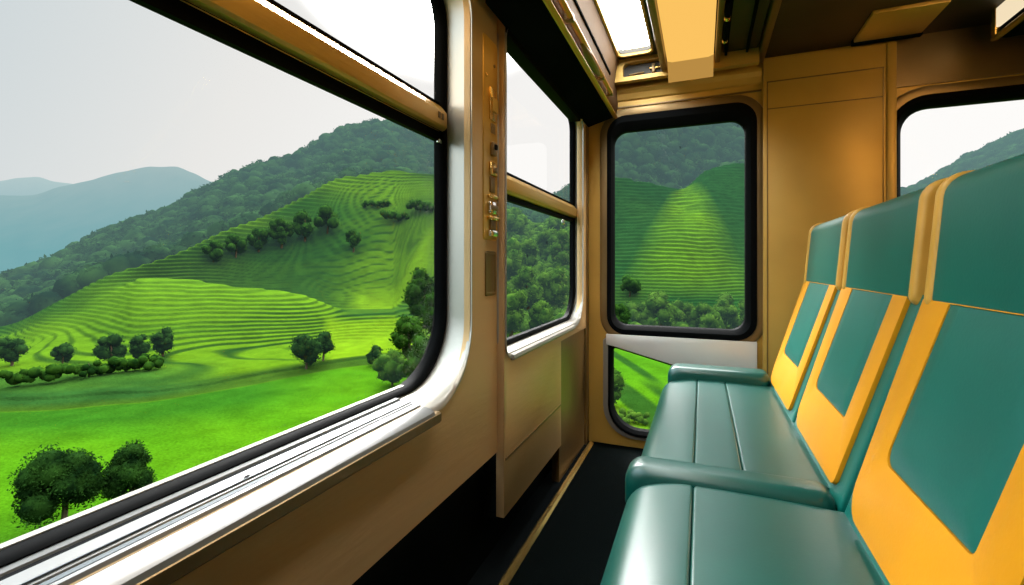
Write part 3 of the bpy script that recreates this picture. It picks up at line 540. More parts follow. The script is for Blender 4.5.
TREES = [
    ('tree', 'dark round tree in the near field, larger of the pair by the sill', 'tree', 'dark trees at the near edge of the rice field', -65.77, -22.46, 7.75, 5.6, 'dark', 17000, False),
    ('tree', 'smaller dark tree touching the right side of the larger one in the near field', 'tree', 'dark trees at the near edge of the rice field', -61.26, -22.14, 6.8, 3.66, 'dark', 12000, False),
    ('bush', 'leftmost dark bush of the hedge line at the foot of the terraces', 'bush', 'bushes along the terrace foot', -68.78, -8.37, 3.01, 2.06, 'dark', 1200, True),
    ('bush', 'second dark bush from the left along the terrace foot', 'bush', 'bushes along the terrace foot', -65.77, -8.82, 2.29, 1.65, 'dark', 1200, True),
    ('bush', 'third bush from the left along the terrace foot, wide and dark', 'bush', 'bushes along the terrace foot', -62.55, -9.27, 3.34, 2.39, 'dark', 1200, True),
    ('bush', 'fourth bush from the left along the terrace foot', 'bush', 'bushes along the terrace foot', -60.45, -9.18, 3.06, 1.72, 'dark', 1200, True),
    ('bush', 'fifth bush of the hedge line, tallest and rightmost, below the terraces', 'bush', 'bushes along the terrace foot', -58.61, -8.84, 3.33, 2.04, 'dark', 1200, True),
    ('low_hedge', 'low ragged green hedge joining the bushes at the terrace foot', 'hedge', None, -64.07, -10.03, 1.99, 11.76, 'mid', 2400, True),
    ('tree', 'rounded dark tree at the left corner of the lime green paddy', 'tree', 'trees on the edge of the lime green paddy', -45.68, -11.46, 4.24, 3.35, 'dark', 1800, False),
    ('tree', 'slim taller dark tree just right of the rounded one by the lime paddy', 'tree', 'trees on the edge of the lime green paddy', -43.92, -10.73, 3.73, 2.15, 'dark', 1200, False),
    ('bush', 'small round dark bush on the paddy bank near the window frame', 'bush', None, -38.26, -11.66, 2.57, 2.34, 'dark', 1200, True),
    ('tree', 'tall dark tree at top of the clump against the big window frame', 'tree', 'tree clump beside the window frame', -32.62, -7.51, 7.43, 4.31, 'mid', 1800, False),
    ('tree', 'broad tree in the clump half hidden by the big window frame', 'tree', 'tree clump beside the window frame', -30.96, -10.36, 8.43, 4.09, 'mid', 1800, False),
    ('tree', 'round bushy tree at the left of the clump by the window frame', 'tree', 'tree clump beside the window frame', -34.49, -11.62, 6.19, 3.81, 'mid', 1800, False),
    ('tree', 'pale green bush at the lower left of the clump by the window', 'tree', 'tree clump beside the window frame', -36.33, -14.01, 4.02, 5.2, 'fresh', 1800, False),
    ('tree', 'large leafy bush at the lower right of the clump by the window frame', 'tree', 'tree clump beside the window frame', -32.85, -14.86, 6.94, 4.55, 'mid', 1800, False),
    ('bush', 'lowest bush at the left end of the long thicket on the upper terraces', 'bush', 'bushes on the upper terraces', -54.39, 0.31, 2.27, 2.17, 'mid', 800, True),
    ('bush', 'second bush from the left in the long thicket on the upper terraces', 'bush', 'bushes on the upper terraces', -52.43, 0.84, 2.52, 2.27, 'mid', 800, True),
    ('bush', 'third bush from the left in the thicket on the upper terraces', 'bush', 'bushes on the upper terraces', -50.3, 1.29, 3.01, 2.17, 'mid', 800, True),
    ('bush', 'fourth bush of the thicket on the upper terraces, near its middle', 'bush', 'bushes on the upper terraces', -48.09, 1.86, 3.72, 2.52, 'mid', 800, True),
    ('bush', 'tallest bush of the thicket, right of its middle, on the upper terraces', 'bush', 'bushes on the upper terraces', -45.78, 2.56, 3.79, 2.57, 'mid', 800, True),
    ('bush', 'bush at the right end of the long thicket on the upper terraces', 'bush', 'bushes on the upper terraces', -43.5, 3.51, 2.95, 3.4, 'mid', 800, True),
    ('bush', 'single upright tree below the thicket on the upper terraces', 'bush', 'bushes on the upper terraces', -40.7, 1.5, 3.0, 1.85, 'mid', 800, True),
    ('bush', 'low bush strip high on the terraced hilltop', 'bush', 'bushes on the upper terraces', -37.92, 6.65, 1.17, 3.52, 'mid', 800, True),
    ('bush', 'wide low bush on the terrace right of the thicket', 'bush', 'bushes on the upper terraces', -35.65, 5.08, 1.66, 4.03, 'mid', 800, True),
    ('bush', 'bush high on the terraces beside the window frame', 'bush', 'bushes on the upper terraces', -33.09, 6.08, 1.91, 3.11, 'mid', 800, True),
    ('tree', 'pale tree low at the left edge of the rear side window', 'tree', 'trees seen through the rear side window', -22.26, -9.07, 7.56, 4.39, 'fresh', 1500, False),
    ('tree', 'tree low in the middle of the rear side window', 'tree', 'trees seen through the rear side window', -20.18, -6.67, 6.82, 3.9, 'fresh', 1500, False),
    ('tree', 'tree low at the right side of the rear side window', 'tree', 'trees seen through the rear side window', -16.78, -5.93, 6.31, 3.88, 'fresh', 1500, False),
    ('tree', 'bright round bush at the bottom of the rear side window', 'tree', 'trees seen through the rear side window', -18.36, -9.05, 5.11, 3.41, 'fresh', 1500, False),
    ('tree', 'tree halfway up at the left edge of the rear side window', 'tree', 'trees seen through the rear side window', -22.5, -2.56, 5.85, 4.39, 'fresh', 1500, False),
    ('tree', 'tree halfway up in the middle of the rear side window', 'tree', 'trees seen through the rear side window', -20.18, -1.58, 5.36, 2.92, 'fresh', 1500, False),
    ('tree', 'tree halfway up, right of centre in the rear side window', 'tree', 'trees seen through the rear side window', -17.75, -0.12, 5.11, 2.92, 'fresh', 1500, False),
    ('tree', 'tree halfway up at the right edge of the rear side window', 'tree', 'trees seen through the rear side window', -15.94, -0.85, 5.33, 3.39, 'fresh', 1500, False),
    ('tree', 'small tree high on the slope at left in the rear side window', 'tree', 'trees seen through the rear side window', -21.77, 3.29, 3.66, 3.66, 'fresh', 1500, False),
    ('tree', 'small tree high on the slope at right in the rear side window', 'tree', 'trees seen through the rear side window', -16.66, 3.52, 2.67, 2.91, 'fresh', 1500, False),
    ('tree', 'leftmost bushy tree along the bottom of the end window', 'tree', 'bushy trees below the terraces in the end window', -9.53, -8.51, 4.28, 3.21, 'mid', 1800, False),
    ('tree', 'second bushy tree from the left along the bottom of the end window', 'tree', 'bushy trees below the terraces in the end window', -7.0, -7.84, 4.0, 3.3, 'fresh', 1800, False),
    ('tree', 'tallest pale bushy tree along the bottom of the end window', 'tree', 'bushy trees below the terraces in the end window', -4.53, -8.31, 5.58, 3.49, 'fresh', 1800, False),
    ('tree', 'fourth bushy tree from the left along the bottom of the end window', 'tree', 'bushy trees below the terraces in the end window', -2.02, -7.52, 3.9, 2.98, 'fresh', 1800, False),
    ('tree', 'fifth bushy tree from the left along the bottom of the end window', 'tree', 'bushy trees below the terraces in the end window', 0.31, -8.18, 4.06, 3.04, 'fresh', 1800, False),
    ('tree', 'sixth bushy tree from the left, rising beside the end window frame', 'tree', 'bushy trees below the terraces in the end window', 2.57, -7.28, 4.21, 3.1, 'fresh', 1800, False),
    ('tree', 'rightmost bushy tree along the bottom of the end window', 'tree', 'bushy trees below the terraces in the end window', 4.85, -7.89, 5.66, 2.72, 'fresh', 1800, False),
    ('tree', 'small dark tree on the slope above the bushes at left of the end window', 'tree', None, -7.92, -3.66, 2.6, 2.84, 'mid', 500, False),
    ('shrub', 'yellow green shrub at the left edge of the lower end pane', 'shrub', 'weedy shrubs below the lower end pane', -10.23, -16.59, 4.77, 3.1, 'fresh', 1600, True),
    ('shrub', 'low shrub at the bottom of the lower end pane', 'shrub', 'weedy shrubs below the lower end pane', -7.46, -18.13, 1.89, 3.54, 'fresh', 1600, True),
]

# ------------------------------------------------------------------ the valley outside
AZ = np.array([s[0] for s in SURVEY]); D0 = np.array([[p[0] for p in s[1]] for s in SURVEY]); Z0 = np.array([[p[1] for p in s[1]] for s in SURVEY])

def hermite(xk, yk, x):
    """monotone-ish cubic through (xk, yk) along axis 0"""
    h = np.diff(xk); sl = np.diff(yk, axis=0) / h.reshape(-1, *([1]*(yk.ndim-1)))
    m = np.zeros_like(yk); m[0] = sl[0]; m[-1] = sl[-1]
    for i in range(1, len(xk)-1):
        a, b = sl[i-1], sl[i]
        m[i] = np.where(a*b > 0, 2*a*b/(a+b+1e-12*np.sign(a+b)), 0)
    i = np.clip(np.searchsorted(xk, x) - 1, 0, len(xk)-2)
    t = ((x - xk[i]) / h[i]).reshape(-1, *([1]*(yk.ndim-1))); hh = h[i].reshape(t.shape)
    return (yk[i]*(1+2*t)*(1-t)**2 + m[i]*hh*t*(1-t)**2 + yk[i+1]*t*t*(3-2*t) + m[i+1]*hh*t*t*(t-1))

def vnoise(x, y, seed=0):
    """smooth value noise, vectorised"""
    xi, yi = np.floor(x).astype(np.int64), np.floor(y).astype(np.int64); fx, fy = x-xi, y-yi
    fx = fx*fx*fx*(fx*(fx*6-15)+10); fy = fy*fy*fy*(fy*(fy*6-15)+10)
    def hsh(a, b):
        n = (a*374761393 + b*668265263 + seed*144665) & 0x7fffffff
        n = ((n ^ (n >> 13)) * 1274126177) & 0x7fffffff
        return ((n ^ (n >> 16)) & 0xffff) / 65535.
    return (hsh(xi, yi)*(1-fx) + hsh(xi+1, yi)*fx)*(1-fy) + (hsh(xi, yi+1)*(1-fx) + hsh(xi+1, yi+1)*fx)*fy - .5

NC, NR = 900, 620
lo, hi = -92., 46.
az_main = np.linspace(-75, 30, NC)
az = np.concatenate([np.linspace(AZ[0], -75.2, 40), az_main, np.linspace(30.2, AZ[-1], 30)])
rowk = np.array([0, 1, 2, 3, 4, 5, 5.35, 6, 7, 8, 9, 10, 11], dtype=float)
# sample rows more densely where the terraces lie
rp = np.interp(np.linspace(0, 1, NR), [0, .05, .22, .30, .42, .62, .84, .88, 1], [0, 1, 2, 3, 4, 5, 6, 7, 11])
Dc = hermite(AZ, D0, az); Zc = hermite(AZ, Z0, az)            # columns
Dg = hermite(rowk, Dc.T.copy(), rp); Zg = hermite(rowk, Zc.T.copy(), rp)   # (rows, cols)
A = np.radians(az)[None, :]
Xg, Yg = Dg*np.sin(A), Dg*np.cos(A)
RP = rp[:, None]*np.ones_like(Dg)
# undulation
amp = np.interp(RP, [0, 1.8, 3, 4, 5, 6, 7.5, 9, 10, 11], [0, .05, .15, 1.1, 1.6, 2.2, 1.5, 3.5, 3, 6])
und = vnoise(Xg/26, Yg/26, 1)*1.5 + vnoise(Xg/11, Yg/11, 2)*.5 + vnoise(Xg/60, Yg/60, 3)*1.6
Zn = Zg + amp*und
# rice terraces: steps with steep risers
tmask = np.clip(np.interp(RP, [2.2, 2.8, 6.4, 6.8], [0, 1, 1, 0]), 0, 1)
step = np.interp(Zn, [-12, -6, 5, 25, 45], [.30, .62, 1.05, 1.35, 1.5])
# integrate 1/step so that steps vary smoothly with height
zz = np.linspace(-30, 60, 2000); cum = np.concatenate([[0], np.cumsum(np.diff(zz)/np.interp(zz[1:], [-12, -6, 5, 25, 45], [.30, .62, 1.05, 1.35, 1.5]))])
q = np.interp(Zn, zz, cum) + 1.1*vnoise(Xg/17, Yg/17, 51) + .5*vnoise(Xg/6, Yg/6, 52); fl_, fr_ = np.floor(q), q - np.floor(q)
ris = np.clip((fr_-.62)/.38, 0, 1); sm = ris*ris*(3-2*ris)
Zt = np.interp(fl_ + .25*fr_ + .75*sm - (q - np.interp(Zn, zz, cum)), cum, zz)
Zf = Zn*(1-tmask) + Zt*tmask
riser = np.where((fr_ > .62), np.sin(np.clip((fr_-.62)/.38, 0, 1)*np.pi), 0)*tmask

band0 = lambda x, xs: np.interp(x, xs, [0, 1, 1, 0])
# crop colours, field by field, with painted sunlight on one slope
def bump2(a0, r0, wa, wr): return np.exp(-(((np.degrees(A) - a0)/wa)**2 + ((RP - r0)/wr)**2))
bright = np.array([.15, .33, .010]); mid = np.array([.040, .15, .012]); deep = np.array([.014, .065, .013]); lime = np.array([.24, .46, .010])
patch = vnoise(Xg/34 + .6*vnoise(Xg/13, Yg/13, 6), Yg/34, 5)*1.6 + .5*vnoise(q*.35 + 3, Xg/60, 8)
w = np.clip(.5 + patch*1.2, 0, 1)[..., None]
T = mid*(1-w) + bright*w
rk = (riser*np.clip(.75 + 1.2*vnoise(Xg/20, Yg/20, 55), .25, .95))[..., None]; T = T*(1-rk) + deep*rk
def blend(col, k):
    global T
    k = np.clip(k, 0, 1)[..., None]; T = T*(1-k) + col*k
foot = np.clip(np.interp(RP, [1.9, 2.05, 2.9, 3.2], [0, 1, 1, 0]), 0, 1)
blend(np.array([.03, .09, .015]), foot*.75*np.clip((-33-np.degrees(A))/6, 0, 1))
fieldk = np.clip(np.interp(RP, [0, .6, 1.95, 2.05], [1, 1, 1, 0]), 0, 1)
fcol = .5 + .9*vnoise(Xg/45, Yg/12, 11) + .25*vnoise(Xg/9, Yg/3, 12)
fk = np.clip(fcol, 0, 1)[..., None]
T = T*(1-fieldk[..., None]) + (np.array([.07, .28, .008])*(1-fk) + np.array([.17, .43, .010])*fk)*fieldk[..., None]
blend(np.array([.03, .16, .012]), 1.0*np.clip(np.interp(RP, [1.55, 1.75, 1.98, 2.02], [0, .8, .8, 0]), 0, 1)*np.clip((-41-np.degrees(A))/10, 0, 1))
DEG = np.degrees(A)*np.ones_like(RP)
# big soft swathes of darker growth on the upper terraces
blend(deep*1.3, .8*np.clip(2.2*vnoise(Xg/48+9, Yg/48, 17)+.15, 0, 1)*np.clip(np.interp(RP, [4.6, 5.2, 6.4], [0, 1, 1]), 0, 1))
# rough bank in front of the end window: diagonal ruts and dry grass
rough = np.clip(np.interp(DEG, [-18, -14, 8, 12], [0, 1, 1, 0]), 0, 1)*np.clip(np.interp(RP, [.8, 1.1, 2.2, 2.6], [0, 1, 1, 0]), 0, 1)
blend(np.array([.025, .10, .015]), .9*rough*np.clip(5*vnoise((Xg+.5*Yg)/1.5, (Yg-.5*Xg)/22, 41)+.1, 0, 1))
blend(np.array([.32, .34, .06]), .85*rough*np.clip(3*vnoise((Xg+.5*Yg)/3, (Yg-.4*Xg)/9, 43)+.5, 0, 1)*np.clip(np.interp(RP+.05*(DEG+8), [1.2, 1.5], [1, 0]), 0, 1))
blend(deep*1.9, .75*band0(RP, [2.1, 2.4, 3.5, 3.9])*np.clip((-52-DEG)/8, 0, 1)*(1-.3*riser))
# the lime-coloured paddies near the far end of the big window, and the spur seen through the end window, its sunlight painted in
band = lambda x, xs: np.interp(x, xs, [0, 1, 1, 0])
blend(lime, 1.0*band(DEG + 1.5*vnoise(Xg/9, Yg/9, 61), [-44.2, -43.2, -33, -31])*band(RP, [2.9, 3.05, 4.55, 4.7]))
blend(deep*1.6, .6*band(DEG, [-43, -41, -33, -31])*band(RP, [4.7, 4.8, 5.1, 5.2]))
blend(lime, .85*band(DEG + 3*vnoise(Xg/15, Yg/15, 62), [-41, -39, -33, -31])*band(RP, [5.2, 5.27, 5.42, 5.5]))
blend(deep*1.5, .6*band(DEG, [-58, -53, -44, -40])*band(RP, [5.05, 5.2, 5.45, 5.8]))
blend(bright*1.25, .6*band(DEG, [-66, -60, -44, -42.5])*band(RP, [4.5, 4.75, 5.0, 5.08])*(1-.7*riser))
blend(bright*1.2, .5*band(RP, [5.9, 5.96, 6.1, 6.3])*band(DEG, [-66, -60, -36, -32]))
spur_sunlight = np.clip(1 - np.abs(DEG + 1.8 + .4*(RP-5.5))/(.12 + 5.4*np.clip(6.02 - RP, 0, 2)), 0, 1)*np.clip(np.interp(RP, [4.3, 4.8, 5.9, 6.05], [0, 1, 1, 0]), 0, 1)
gorge = np.clip(np.interp(DEG, [-16, -13, 6, 9], [0, 1, 1, 0]), 0, 1)*np.clip(np.interp(RP, [3.8, 4.2, 6.2, 6.6], [0, 1, 1, 0]), 0, 1)
T = T*(1-.6*gorge[..., None]) + np.array([.02, .12, .03])*.6*gorge[..., None]
blend(np.array([.27, .58, .016])*(1-.6*riser[..., None]), np.clip(spur_sunlight*1.7, 0, 1)**.8*.8*(.8+.7*vnoise(Xg/9, Yg/9, 71)))  # sunlit face of the hill painted into the ground colour
blend(np.array([.025, .06, .02]), np.clip(np.interp(RP, [6.35, 6.8, 8, 11], [0, .9, 1, 1]), 0, 1))
blend(np.array([.03, .12, .012]), .7*band0(RP, [0, .2, .95, 1.25])*np.clip((-36-np.degrees(A))/8, 0, 1))
blend(np.array([.05, .15, .02]), .9*np.clip(np.interp(RP, [0, .3, .9, 1.3], [1, .8, .3, 0]), 0, 1)*np.clip(.5+2*vnoise(Xg/1.5, Yg/1.5, 15), 0, 1))

def grid_object(name, X, Y, Z, mat, tint=None):
    nr, nc = X.shape
    me = bpy.data.meshes.new(name)
    co = np.stack([X, Y, Z], -1).reshape(-1, 3).astype(np.float32)
    idx = (np.arange(nr-1)[:, None]*nc + np.arange(nc-1)[None, :]).reshape(-1)
    quads = np.stack([idx, idx+1, idx+nc+1, idx+nc], -1).astype(np.int32)
    me.vertices.add(len(co)); me.vertices.foreach_set('co', co.ravel())
    me.loops.add(quads.size); me.loops.foreach_set('vertex_index', quads.ravel())
    me.polygons.add(len(quads)); me.polygons.foreach_set('loop_start', np.arange(0, quads.size, 4, dtype=np.int32))
    me.update(calc_edges=True); me.validate()
    me.shade_smooth()
    if tint is not None:
        at = me.attributes.new('tint', 'FLOAT_COLOR', 'POINT')
        c = np.concatenate([tint.reshape(-1, 3), np.ones((len(co), 1))], -1).astype(np.float32)
        at.data.foreach_set('color', c.ravel())
    me.materials.append(mat)
    o = bpy.data.objects.new(name, me); COL.objects.link(o); return o
# ground right under the train up to the first row
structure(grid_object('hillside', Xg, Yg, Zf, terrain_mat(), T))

def mountain(name, pts, depth, mat, seed, rough):
    a = np.array([p[0] for p in pts]); d = np.array([p[1] for p in pts], float); h = np.array([p[2] for p in pts], float)
    aa = np.linspace(a[0], a[-1], 420); dd = hermite(a, d, aa); hh = hermite(a, h, aa)
    X, Y, Z = [], [], []
    for k, (fd, fh) in enumerate(((-.5, -.28), (-.38, .02), (-.25, .28), (-.14, .6), (-.06, .85), (-.015, .97), (0, 1), (.03, .94), (.12, .6), (.3, 0))):
        D = dd*(1+fd*depth); rad = np.radians(aa)
        x, y = D*np.sin(rad), D*np.cos(rad)
        z = hh*fh + (vnoise(x/70, y/70, seed)*1.0 + vnoise(x/25, y/25, seed+1)*.45)*rough*(.35 if fd == 0 else 1) - (20 if fh < .1 else 0)
        X.append(x); Y.append(y); Z.append(z)
    return structure(grid_object(name, np.array(X), np.array(Y), np.array(Z), mat))
mountain('mountain_range', RIDGE_NEAR, 1., mountain_mat('hazed_mountain', (.37, .50, .53), (.18, .40, .45), 20, 225), 21, 11)
mountain('far_mountain_range', RIDGE_FAR, .8, mountain_mat('pale_hazed_mountain', (.46, .59, .62), (.35, .52, .57), 200, 350), 31, 7)
bx = MB(); n = 90
bx.add([(0, 0, -16)] + [(7000*math.sin(2*math.pi*k/n), 7000*math.cos(2*math.pi*k/n), -30) for k in range(n)], [(0, k+1, (k+1) % n + 1) for k in range(n)])
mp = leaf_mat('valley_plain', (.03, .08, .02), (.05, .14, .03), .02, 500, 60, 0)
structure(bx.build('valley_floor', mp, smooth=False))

# ------------------------------------------------------------------ trees
def ground(azd, dip):
    """walk out along a bearing until the ground rises to the given dip (degrees, negative is below eye level)"""
    c = int(np.argmin(np.abs(az - azd))); el = np.degrees(np.arctan2(Zf[:, c] - EYE, Dg[:, c]))
    el[:6] = -90
    i = int(np.argmax(el >= dip))
    return Xg[i, c], Yg[i, c], Zf[i, c], Dg[i, c]

def cards(centres, size, up=.35, rs=None):
    """leaf cards: small bent quads at the given points"""
    rs = rs or rng; n = len(centres)
    a = rs.normal(size=(n, 3)); a /= np.linalg.norm(a, axis=1)[:, None]
    b = rs.normal(size=(n, 3)); b -= a*(a*b).sum(1)[:, None]; b /= np.linalg.norm(b, axis=1)[:, None]
    s = size*rs.uniform(.6, 1.3, size=(n, 1))
    v = np.stack([centres - a*s, centres + b*s*.45, centres + a*s, centres - b*s*.45], 1).reshape(-1, 3)
    f = np.arange(n*4).reshape(n, 4)
    return v, f

ICO = {}
def ico(sub):
    if sub not in ICO:
        bm = bmesh.new(); bmesh.ops.create_icosphere(bm, subdivisions=sub, radius=1)
        ICO[sub] = (np.array([v.co[:] for v in bm.verts]), np.array([[v.index for v in f.verts] for f in bm.faces])); bm.free()
    return ICO[sub]

def np_object(name, parts, mat, parent=None, loc=None):
    vs, fs, o = [], [], 0
    for v, f in parts:
        vs.append(v); fs += (f + o).tolist(); o += len(v)
    me = bpy.data.meshes.new(name); me.from_pydata(np.concatenate(vs).tolist(), [], fs); me.materials.append(mat); me.shade_smooth()
    ob = bpy.data.objects.new(name, me); COL.objects.link(ob)
    if parent: ob.parent = parent
    return ob

def crown_parts(h, wdt, n, size, seed, base=.08, lumps=16):
    """a full, rounded crown: overlapping leafy lumps inside an egg-shaped envelope"""
    rs = np.random.default_rng(seed); parts = []; pts = []
    long = max(1., wdt/(1.5*h)); lumps = int(lumps*long); dep = min(wdt, 1.3*h)
    zc0, hz = h*(1+base)*.5, h*(1-base)*.5
    for k in range(lumps):
        u = rs.normal(size=3); u /= np.linalg.norm(u); rr = rs.uniform(.45, .72)
        c = np.array([u[0]*wdt*.5*rr, u[1]*dep*.5*rr, zc0 + u[2]*hz*rr])
        if long > 1.01: c[0] = (-.5 + (k+.5)/lumps)*wdt*.9; c[2] = h*rs.uniform(.2, .6)
        r = min(dep, h)*rs.uniform(.17, .27)
        c[2] = max(c[2], r*.7)
        v, f = ico(2); d = 1 + .07*rs.normal(size=(len(v), 1))
        parts.append((c + v*d*r*.86, f))
        m = n//lumps; u = rs.normal(size=(m, 3)); u /= np.linalg.norm(u, axis=1)[:, None]
        pts.append(c + u*r*(.8 + .45*rs.uniform(0, 1, size=(m, 1))**2))
    cv = cards(np.concatenate(pts), size, rs=rs); cv[0][:, 2] = np.maximum(cv[0][:, 2], .02)
    return parts + [cv]

LEAF = dict(
    dark = leaf_mat('dark_leaves', (.010, .036, .010), (.050, .150, .024), 1.3, 1100, 30),
    mid  = leaf_mat('mid_green_leaves', (.014, .058, .010), (.070, .20, .020), .9, 1600, 60),
    fresh= leaf_mat('fresh_green_leaves', (.04, .12, .010), (.16, .33, .03), .7, 700, 20),
    forest = leaf_mat('forest_canopy_leaves', (.007, .030, .014), (.060, .155, .036), .13, 480, 60))
bark = principled('tree_bark', (.05, .035, .02), .9, 0, .6, 8)

PROTO = {}
def tree(name, label, cat, group, azd, dip, height, width, mat, n=500, size=None, seed=1, bush=False):
    x, y, z, D = ground(azd, dip)
    h = D*math.radians(height); wd = D*math.radians(width)
    t = empty(name, (x, y, z)); tag(t, label, cat, group); t.rotation_euler.z = -R(azd)
    np_object('foliage', crown_parts(h, wd, n, size or (.018*h if n > 3000 else .036*h), seed, 0. if bush else .06, 14 if bush else 18), LEAF[mat], t)
    s = MB().tube([(0, 0, -.3), (.03*h, 0, h*.3), (0, .02*h, h*.62)], [h*.035, h*.028, h*.012], 7)
    o = s.build('stem' if bush else 'trunk', bark); o.parent = t
    return t

for (nm, lab, cat, grp, a, d, h, w_, mt, n, bush) in TREES:
    tree(nm, lab, cat, grp, a, d, h, w_, mt, n, None, hash((round(a*100), round(d*100))) % 9999, bush)

# forest over the slopes behind the terraces: a closed canopy nobody could count
def forest(name, sel, spacing, size_lo, size_hi, mat, seed, cards_n):
    rs = np.random.default_rng(seed)
    r, c = np.where(sel); parts = []
    P = np.stack([Xg[r, c], Yg[r, c], Zf[r, c]], -1)
    order = rs.permutation(len(P)); seen = set(); keep = []
    for i in order:
        x, y, z = P[i]; k = (int(x//spacing), int(y//spacing), int(z//(spacing*.7)))
        if k in seen: continue
        seen.add(k); keep.append(i)
    v0, f0 = ico(2)
    for i in keep:
        s = rs.uniform(size_lo, size_hi)
        d = 1 + .05*rs.normal(size=(len(v0), 1))
        parts.append((P[i] + np.array([rs.normal()*.8, rs.normal()*.8, s*.45]) + v0*d*s*np.array([.9, .9, rs.uniform(.75, 1.15)]), f0))
        u = rs.normal(size=(cards_n, 3)); u /= np.linalg.norm(u, axis=1)[:, None]; u[:, 2] = np.abs(u[:, 2])*.9 - .1
        parts.append(cards(P[i] + np.array([0, 0, s*.45]) + u*s*rs.uniform(.80, 1.22, size=(cards_n, 1)), s*.2, rs=rs))
    tri = [p for p in parts if p[1].shape[1] == 3]; qd = [p for p in parts if p[1].shape[1] == 4]
    print(name, 'crowns', len(keep))
    return tag(np_object(name, tri + qd, mat), None, None, None, 'stuff')
fsel = (RP > 6.7) & (RP < 10.4) & (DEG > -74) & (DEG < 32)
fo = forest('forest', fsel, 5.2, 3.0, 5.0, LEAF['forest'], 5, 60)
tag(fo, 'dense dark green forest covering the slopes behind the rice terraces', 'forest')

und = (((DEG > -25) & (DEG < -12.5) & (RP > 3.6) & (RP < 6.6)) | ((DEG > -12.5) & (DEG < 7) & (RP > 2.1) & (RP < 3.3) & (vnoise(Xg/5, Yg/5, 91) > -.2)))
un = forest('undergrowth', und, 2.3, 1.0, 2.0, LEAF['fresh'], 8, 46)
tag(un, 'thick green undergrowth around the trees seen through rear side window and end window', 'undergrowth')

# ------------------------------------------------------------------ sky, sun and cabin lamps
SUN = Vector((.80, .22, .50)).normalized()
w = bpy.data.worlds.new('hazy_sky'); scene.world = w; w.use_nodes = True
nt = w.node_tree; bg = nt.nodes['Background']
tc = nt.nodes.new('ShaderNodeTexCoord'); nrm = nt.nodes.new('ShaderNodeVectorMath'); nrm.operation = 'NORMALIZE'
nt.links.new(tc.outputs['Generated'], nrm.inputs[0])
dt = nt.nodes.new('ShaderNodeVectorMath'); dt.operation = 'DOT_PRODUCT'; dt.inputs[1].default_value = Vector((.55, .55, -.35)).normalized()
nt.links.new(nrm.outputs[0], dt.inputs[0])
cr = nt.nodes.new('ShaderNodeValToRGB'); el = cr.color_ramp.elements
mr = nt.nodes.new('ShaderNodeMapRange'); mr.inputs['From Min'].default_value = -1; mr.inputs['From Max'].default_value = 1
nt.links.new(dt.outputs['Value'], mr.inputs['Value']); nt.links.new(mr.outputs[0], cr.inputs['Fac'])
el[0].position = .05; el[0].color = (.36, .44, .48, 1); el[1].position = .60; el[1].color = (1., .98, .96, 1)
e = cr.color_ramp.elements.new(.22); e.color = (.60, .67, .70, 1)
e = cr.color_ramp.elements.new(.38); e.color = (.83, .82, .80, 1)
nt.links.new(cr.outputs['Color'], bg.inputs['Color'])
sz = nt.nodes.new('ShaderNodeSeparateXYZ'); nt.links.new(nrm.outputs[0], sz.inputs[0])
zr = nt.nodes.new('ShaderNodeMapRange'); zr.inputs['From Min'].default_value = .52; zr.inputs['From Max'].default_value = .85
zr.inputs['To Min'].default_value = 1.; zr.inputs['To Max'].default_value = 12.  # overhead sky raised, out of view, to brighten the cabin
nt.links.new(sz.outputs['Z'], zr.inputs['Value'])
gd = nt.nodes.new('ShaderNodeVectorMath'); gd.operation = 'DOT_PRODUCT'; gd.inputs[1].default_value = Vector((-.75, -.38, .55)).normalized()
nt.links.new(nrm.outputs[0], gd.inputs[0])
gr = nt.nodes.new('ShaderNodeMapRange'); gr.interpolation_type = 'SMOOTHSTEP'; gr.inputs['From Min'].default_value = .72; gr.inputs['From Max'].default_value = 1.
gr.inputs['To Min'].default_value = 0.; gr.inputs['To Max'].default_value = 8.  # glow added behind left, out of view, to light the seats
nt.links.new(gd.outputs['Value'], gr.inputs['Value'])
hd_ = nt.nodes.new('ShaderNodeVectorMath'); hd_.operation = 'DOT_PRODUCT'   # the sun's glow behind the haze, over the valley ahead
hd_.inputs[1].default_value = Vector((math.sin(R(-30))*math.cos(R(39)), math.cos(R(-30))*math.cos(R(39)), math.sin(R(39))))
nt.links.new(nrm.outputs[0], hd_.inputs[0])
hg = nt.nodes.new('ShaderNodeMapRange'); hg.interpolation_type = 'SMOOTHSTEP'; hg.inputs['From Min'].default_value = .945; hg.inputs['From Max'].default_value = .999
hg.inputs['To Min'].default_value = 0.; hg.inputs['To Max'].default_value = 1.
nt.links.new(hd_.outputs['Value'], hg.inputs['Value'])
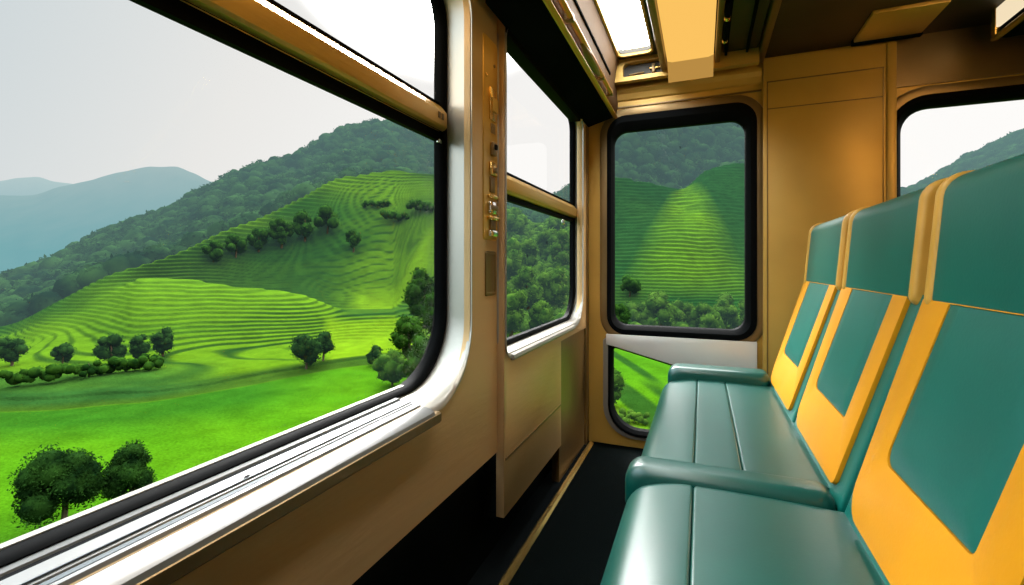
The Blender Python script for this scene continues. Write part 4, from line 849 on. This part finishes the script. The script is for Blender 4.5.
s2_ = nt.nodes.new('ShaderNodeMath'); s2_.operation = 'ADD'; hp = nt.nodes.new('ShaderNodeMath'); hp.operation = 'POWER'; hp.inputs[1].default_value = 1.8; nt.links.new(hg.outputs[0], hp.inputs[0])
hq = nt.nodes.new('ShaderNodeMath'); hq.operation = 'MULTIPLY'; hq.inputs[1].default_value = 78.; nt.links.new(hp.outputs[0], hq.inputs[0])
nt.links.new(hq.outputs[0], s2_.inputs[0]); nt.links.new(gr.outputs[0], s2_.inputs[1])
sm_ = nt.nodes.new('ShaderNodeMath'); sm_.operation = 'ADD'
nt.links.new(zr.outputs[0], sm_.inputs[0]); nt.links.new(s2_.outputs[0], sm_.inputs[1]); nt.links.new(sm_.outputs[0], bg.inputs['Strength'])

def lamp(name, kind, energy, color, loc=(0, 0, 0), direction=None, **k):
    d = bpy.data.lights.new(name, kind); d.energy = energy; d.color = color
    for a, b in k.items(): setattr(d, a, b)
    o = bpy.data.objects.new(name, d); COL.objects.link(o); o.location = loc
    if direction is not None: o.rotation_euler = Vector(direction).to_track_quat('-Z', 'Y').to_euler()
    return o
lamp('sun', 'SUN', 2.0, (1, .93, .80), (0, 0, 50), -SUN, angle=R(8))  # second sun added from the right for the terrain, apart from the haze glow
lamp('ceiling_lamp_glow', 'AREA', 9.5, (1., .62, .22), (-.05, 1.0, Zs(1.035)), (.25, 0, -1), shape='RECTANGLE', size=.2, size_y=3.0)
lamp('light_box_glow', 'AREA', 10, (1., .62, .22), (1.10, 1.8, Zs(1.01)), (-.7, .35, -.6), shape='RECTANGLE', size=.08, size_y=1.4)

# ------------------------------------------------------------------ camera
cam = bpy.data.cameras.new('camera'); co = bpy.data.objects.new('camera', cam); COL.objects.link(co)
co.location = (0, 0, EYE); co.rotation_euler = (R(90), 0, R(22.01))
cam.sensor_width = 36; cam.lens = 36*470/1024; cam.shift_y = -27.5/1024; cam.clip_start = .01; cam.clip_end = 20000
scene.camera = co
scene.view_settings.view_transform = 'Standard'; scene.view_settings.look = 'None'
scene.view_settings.exposure = 0; scene.view_settings.gamma = 1
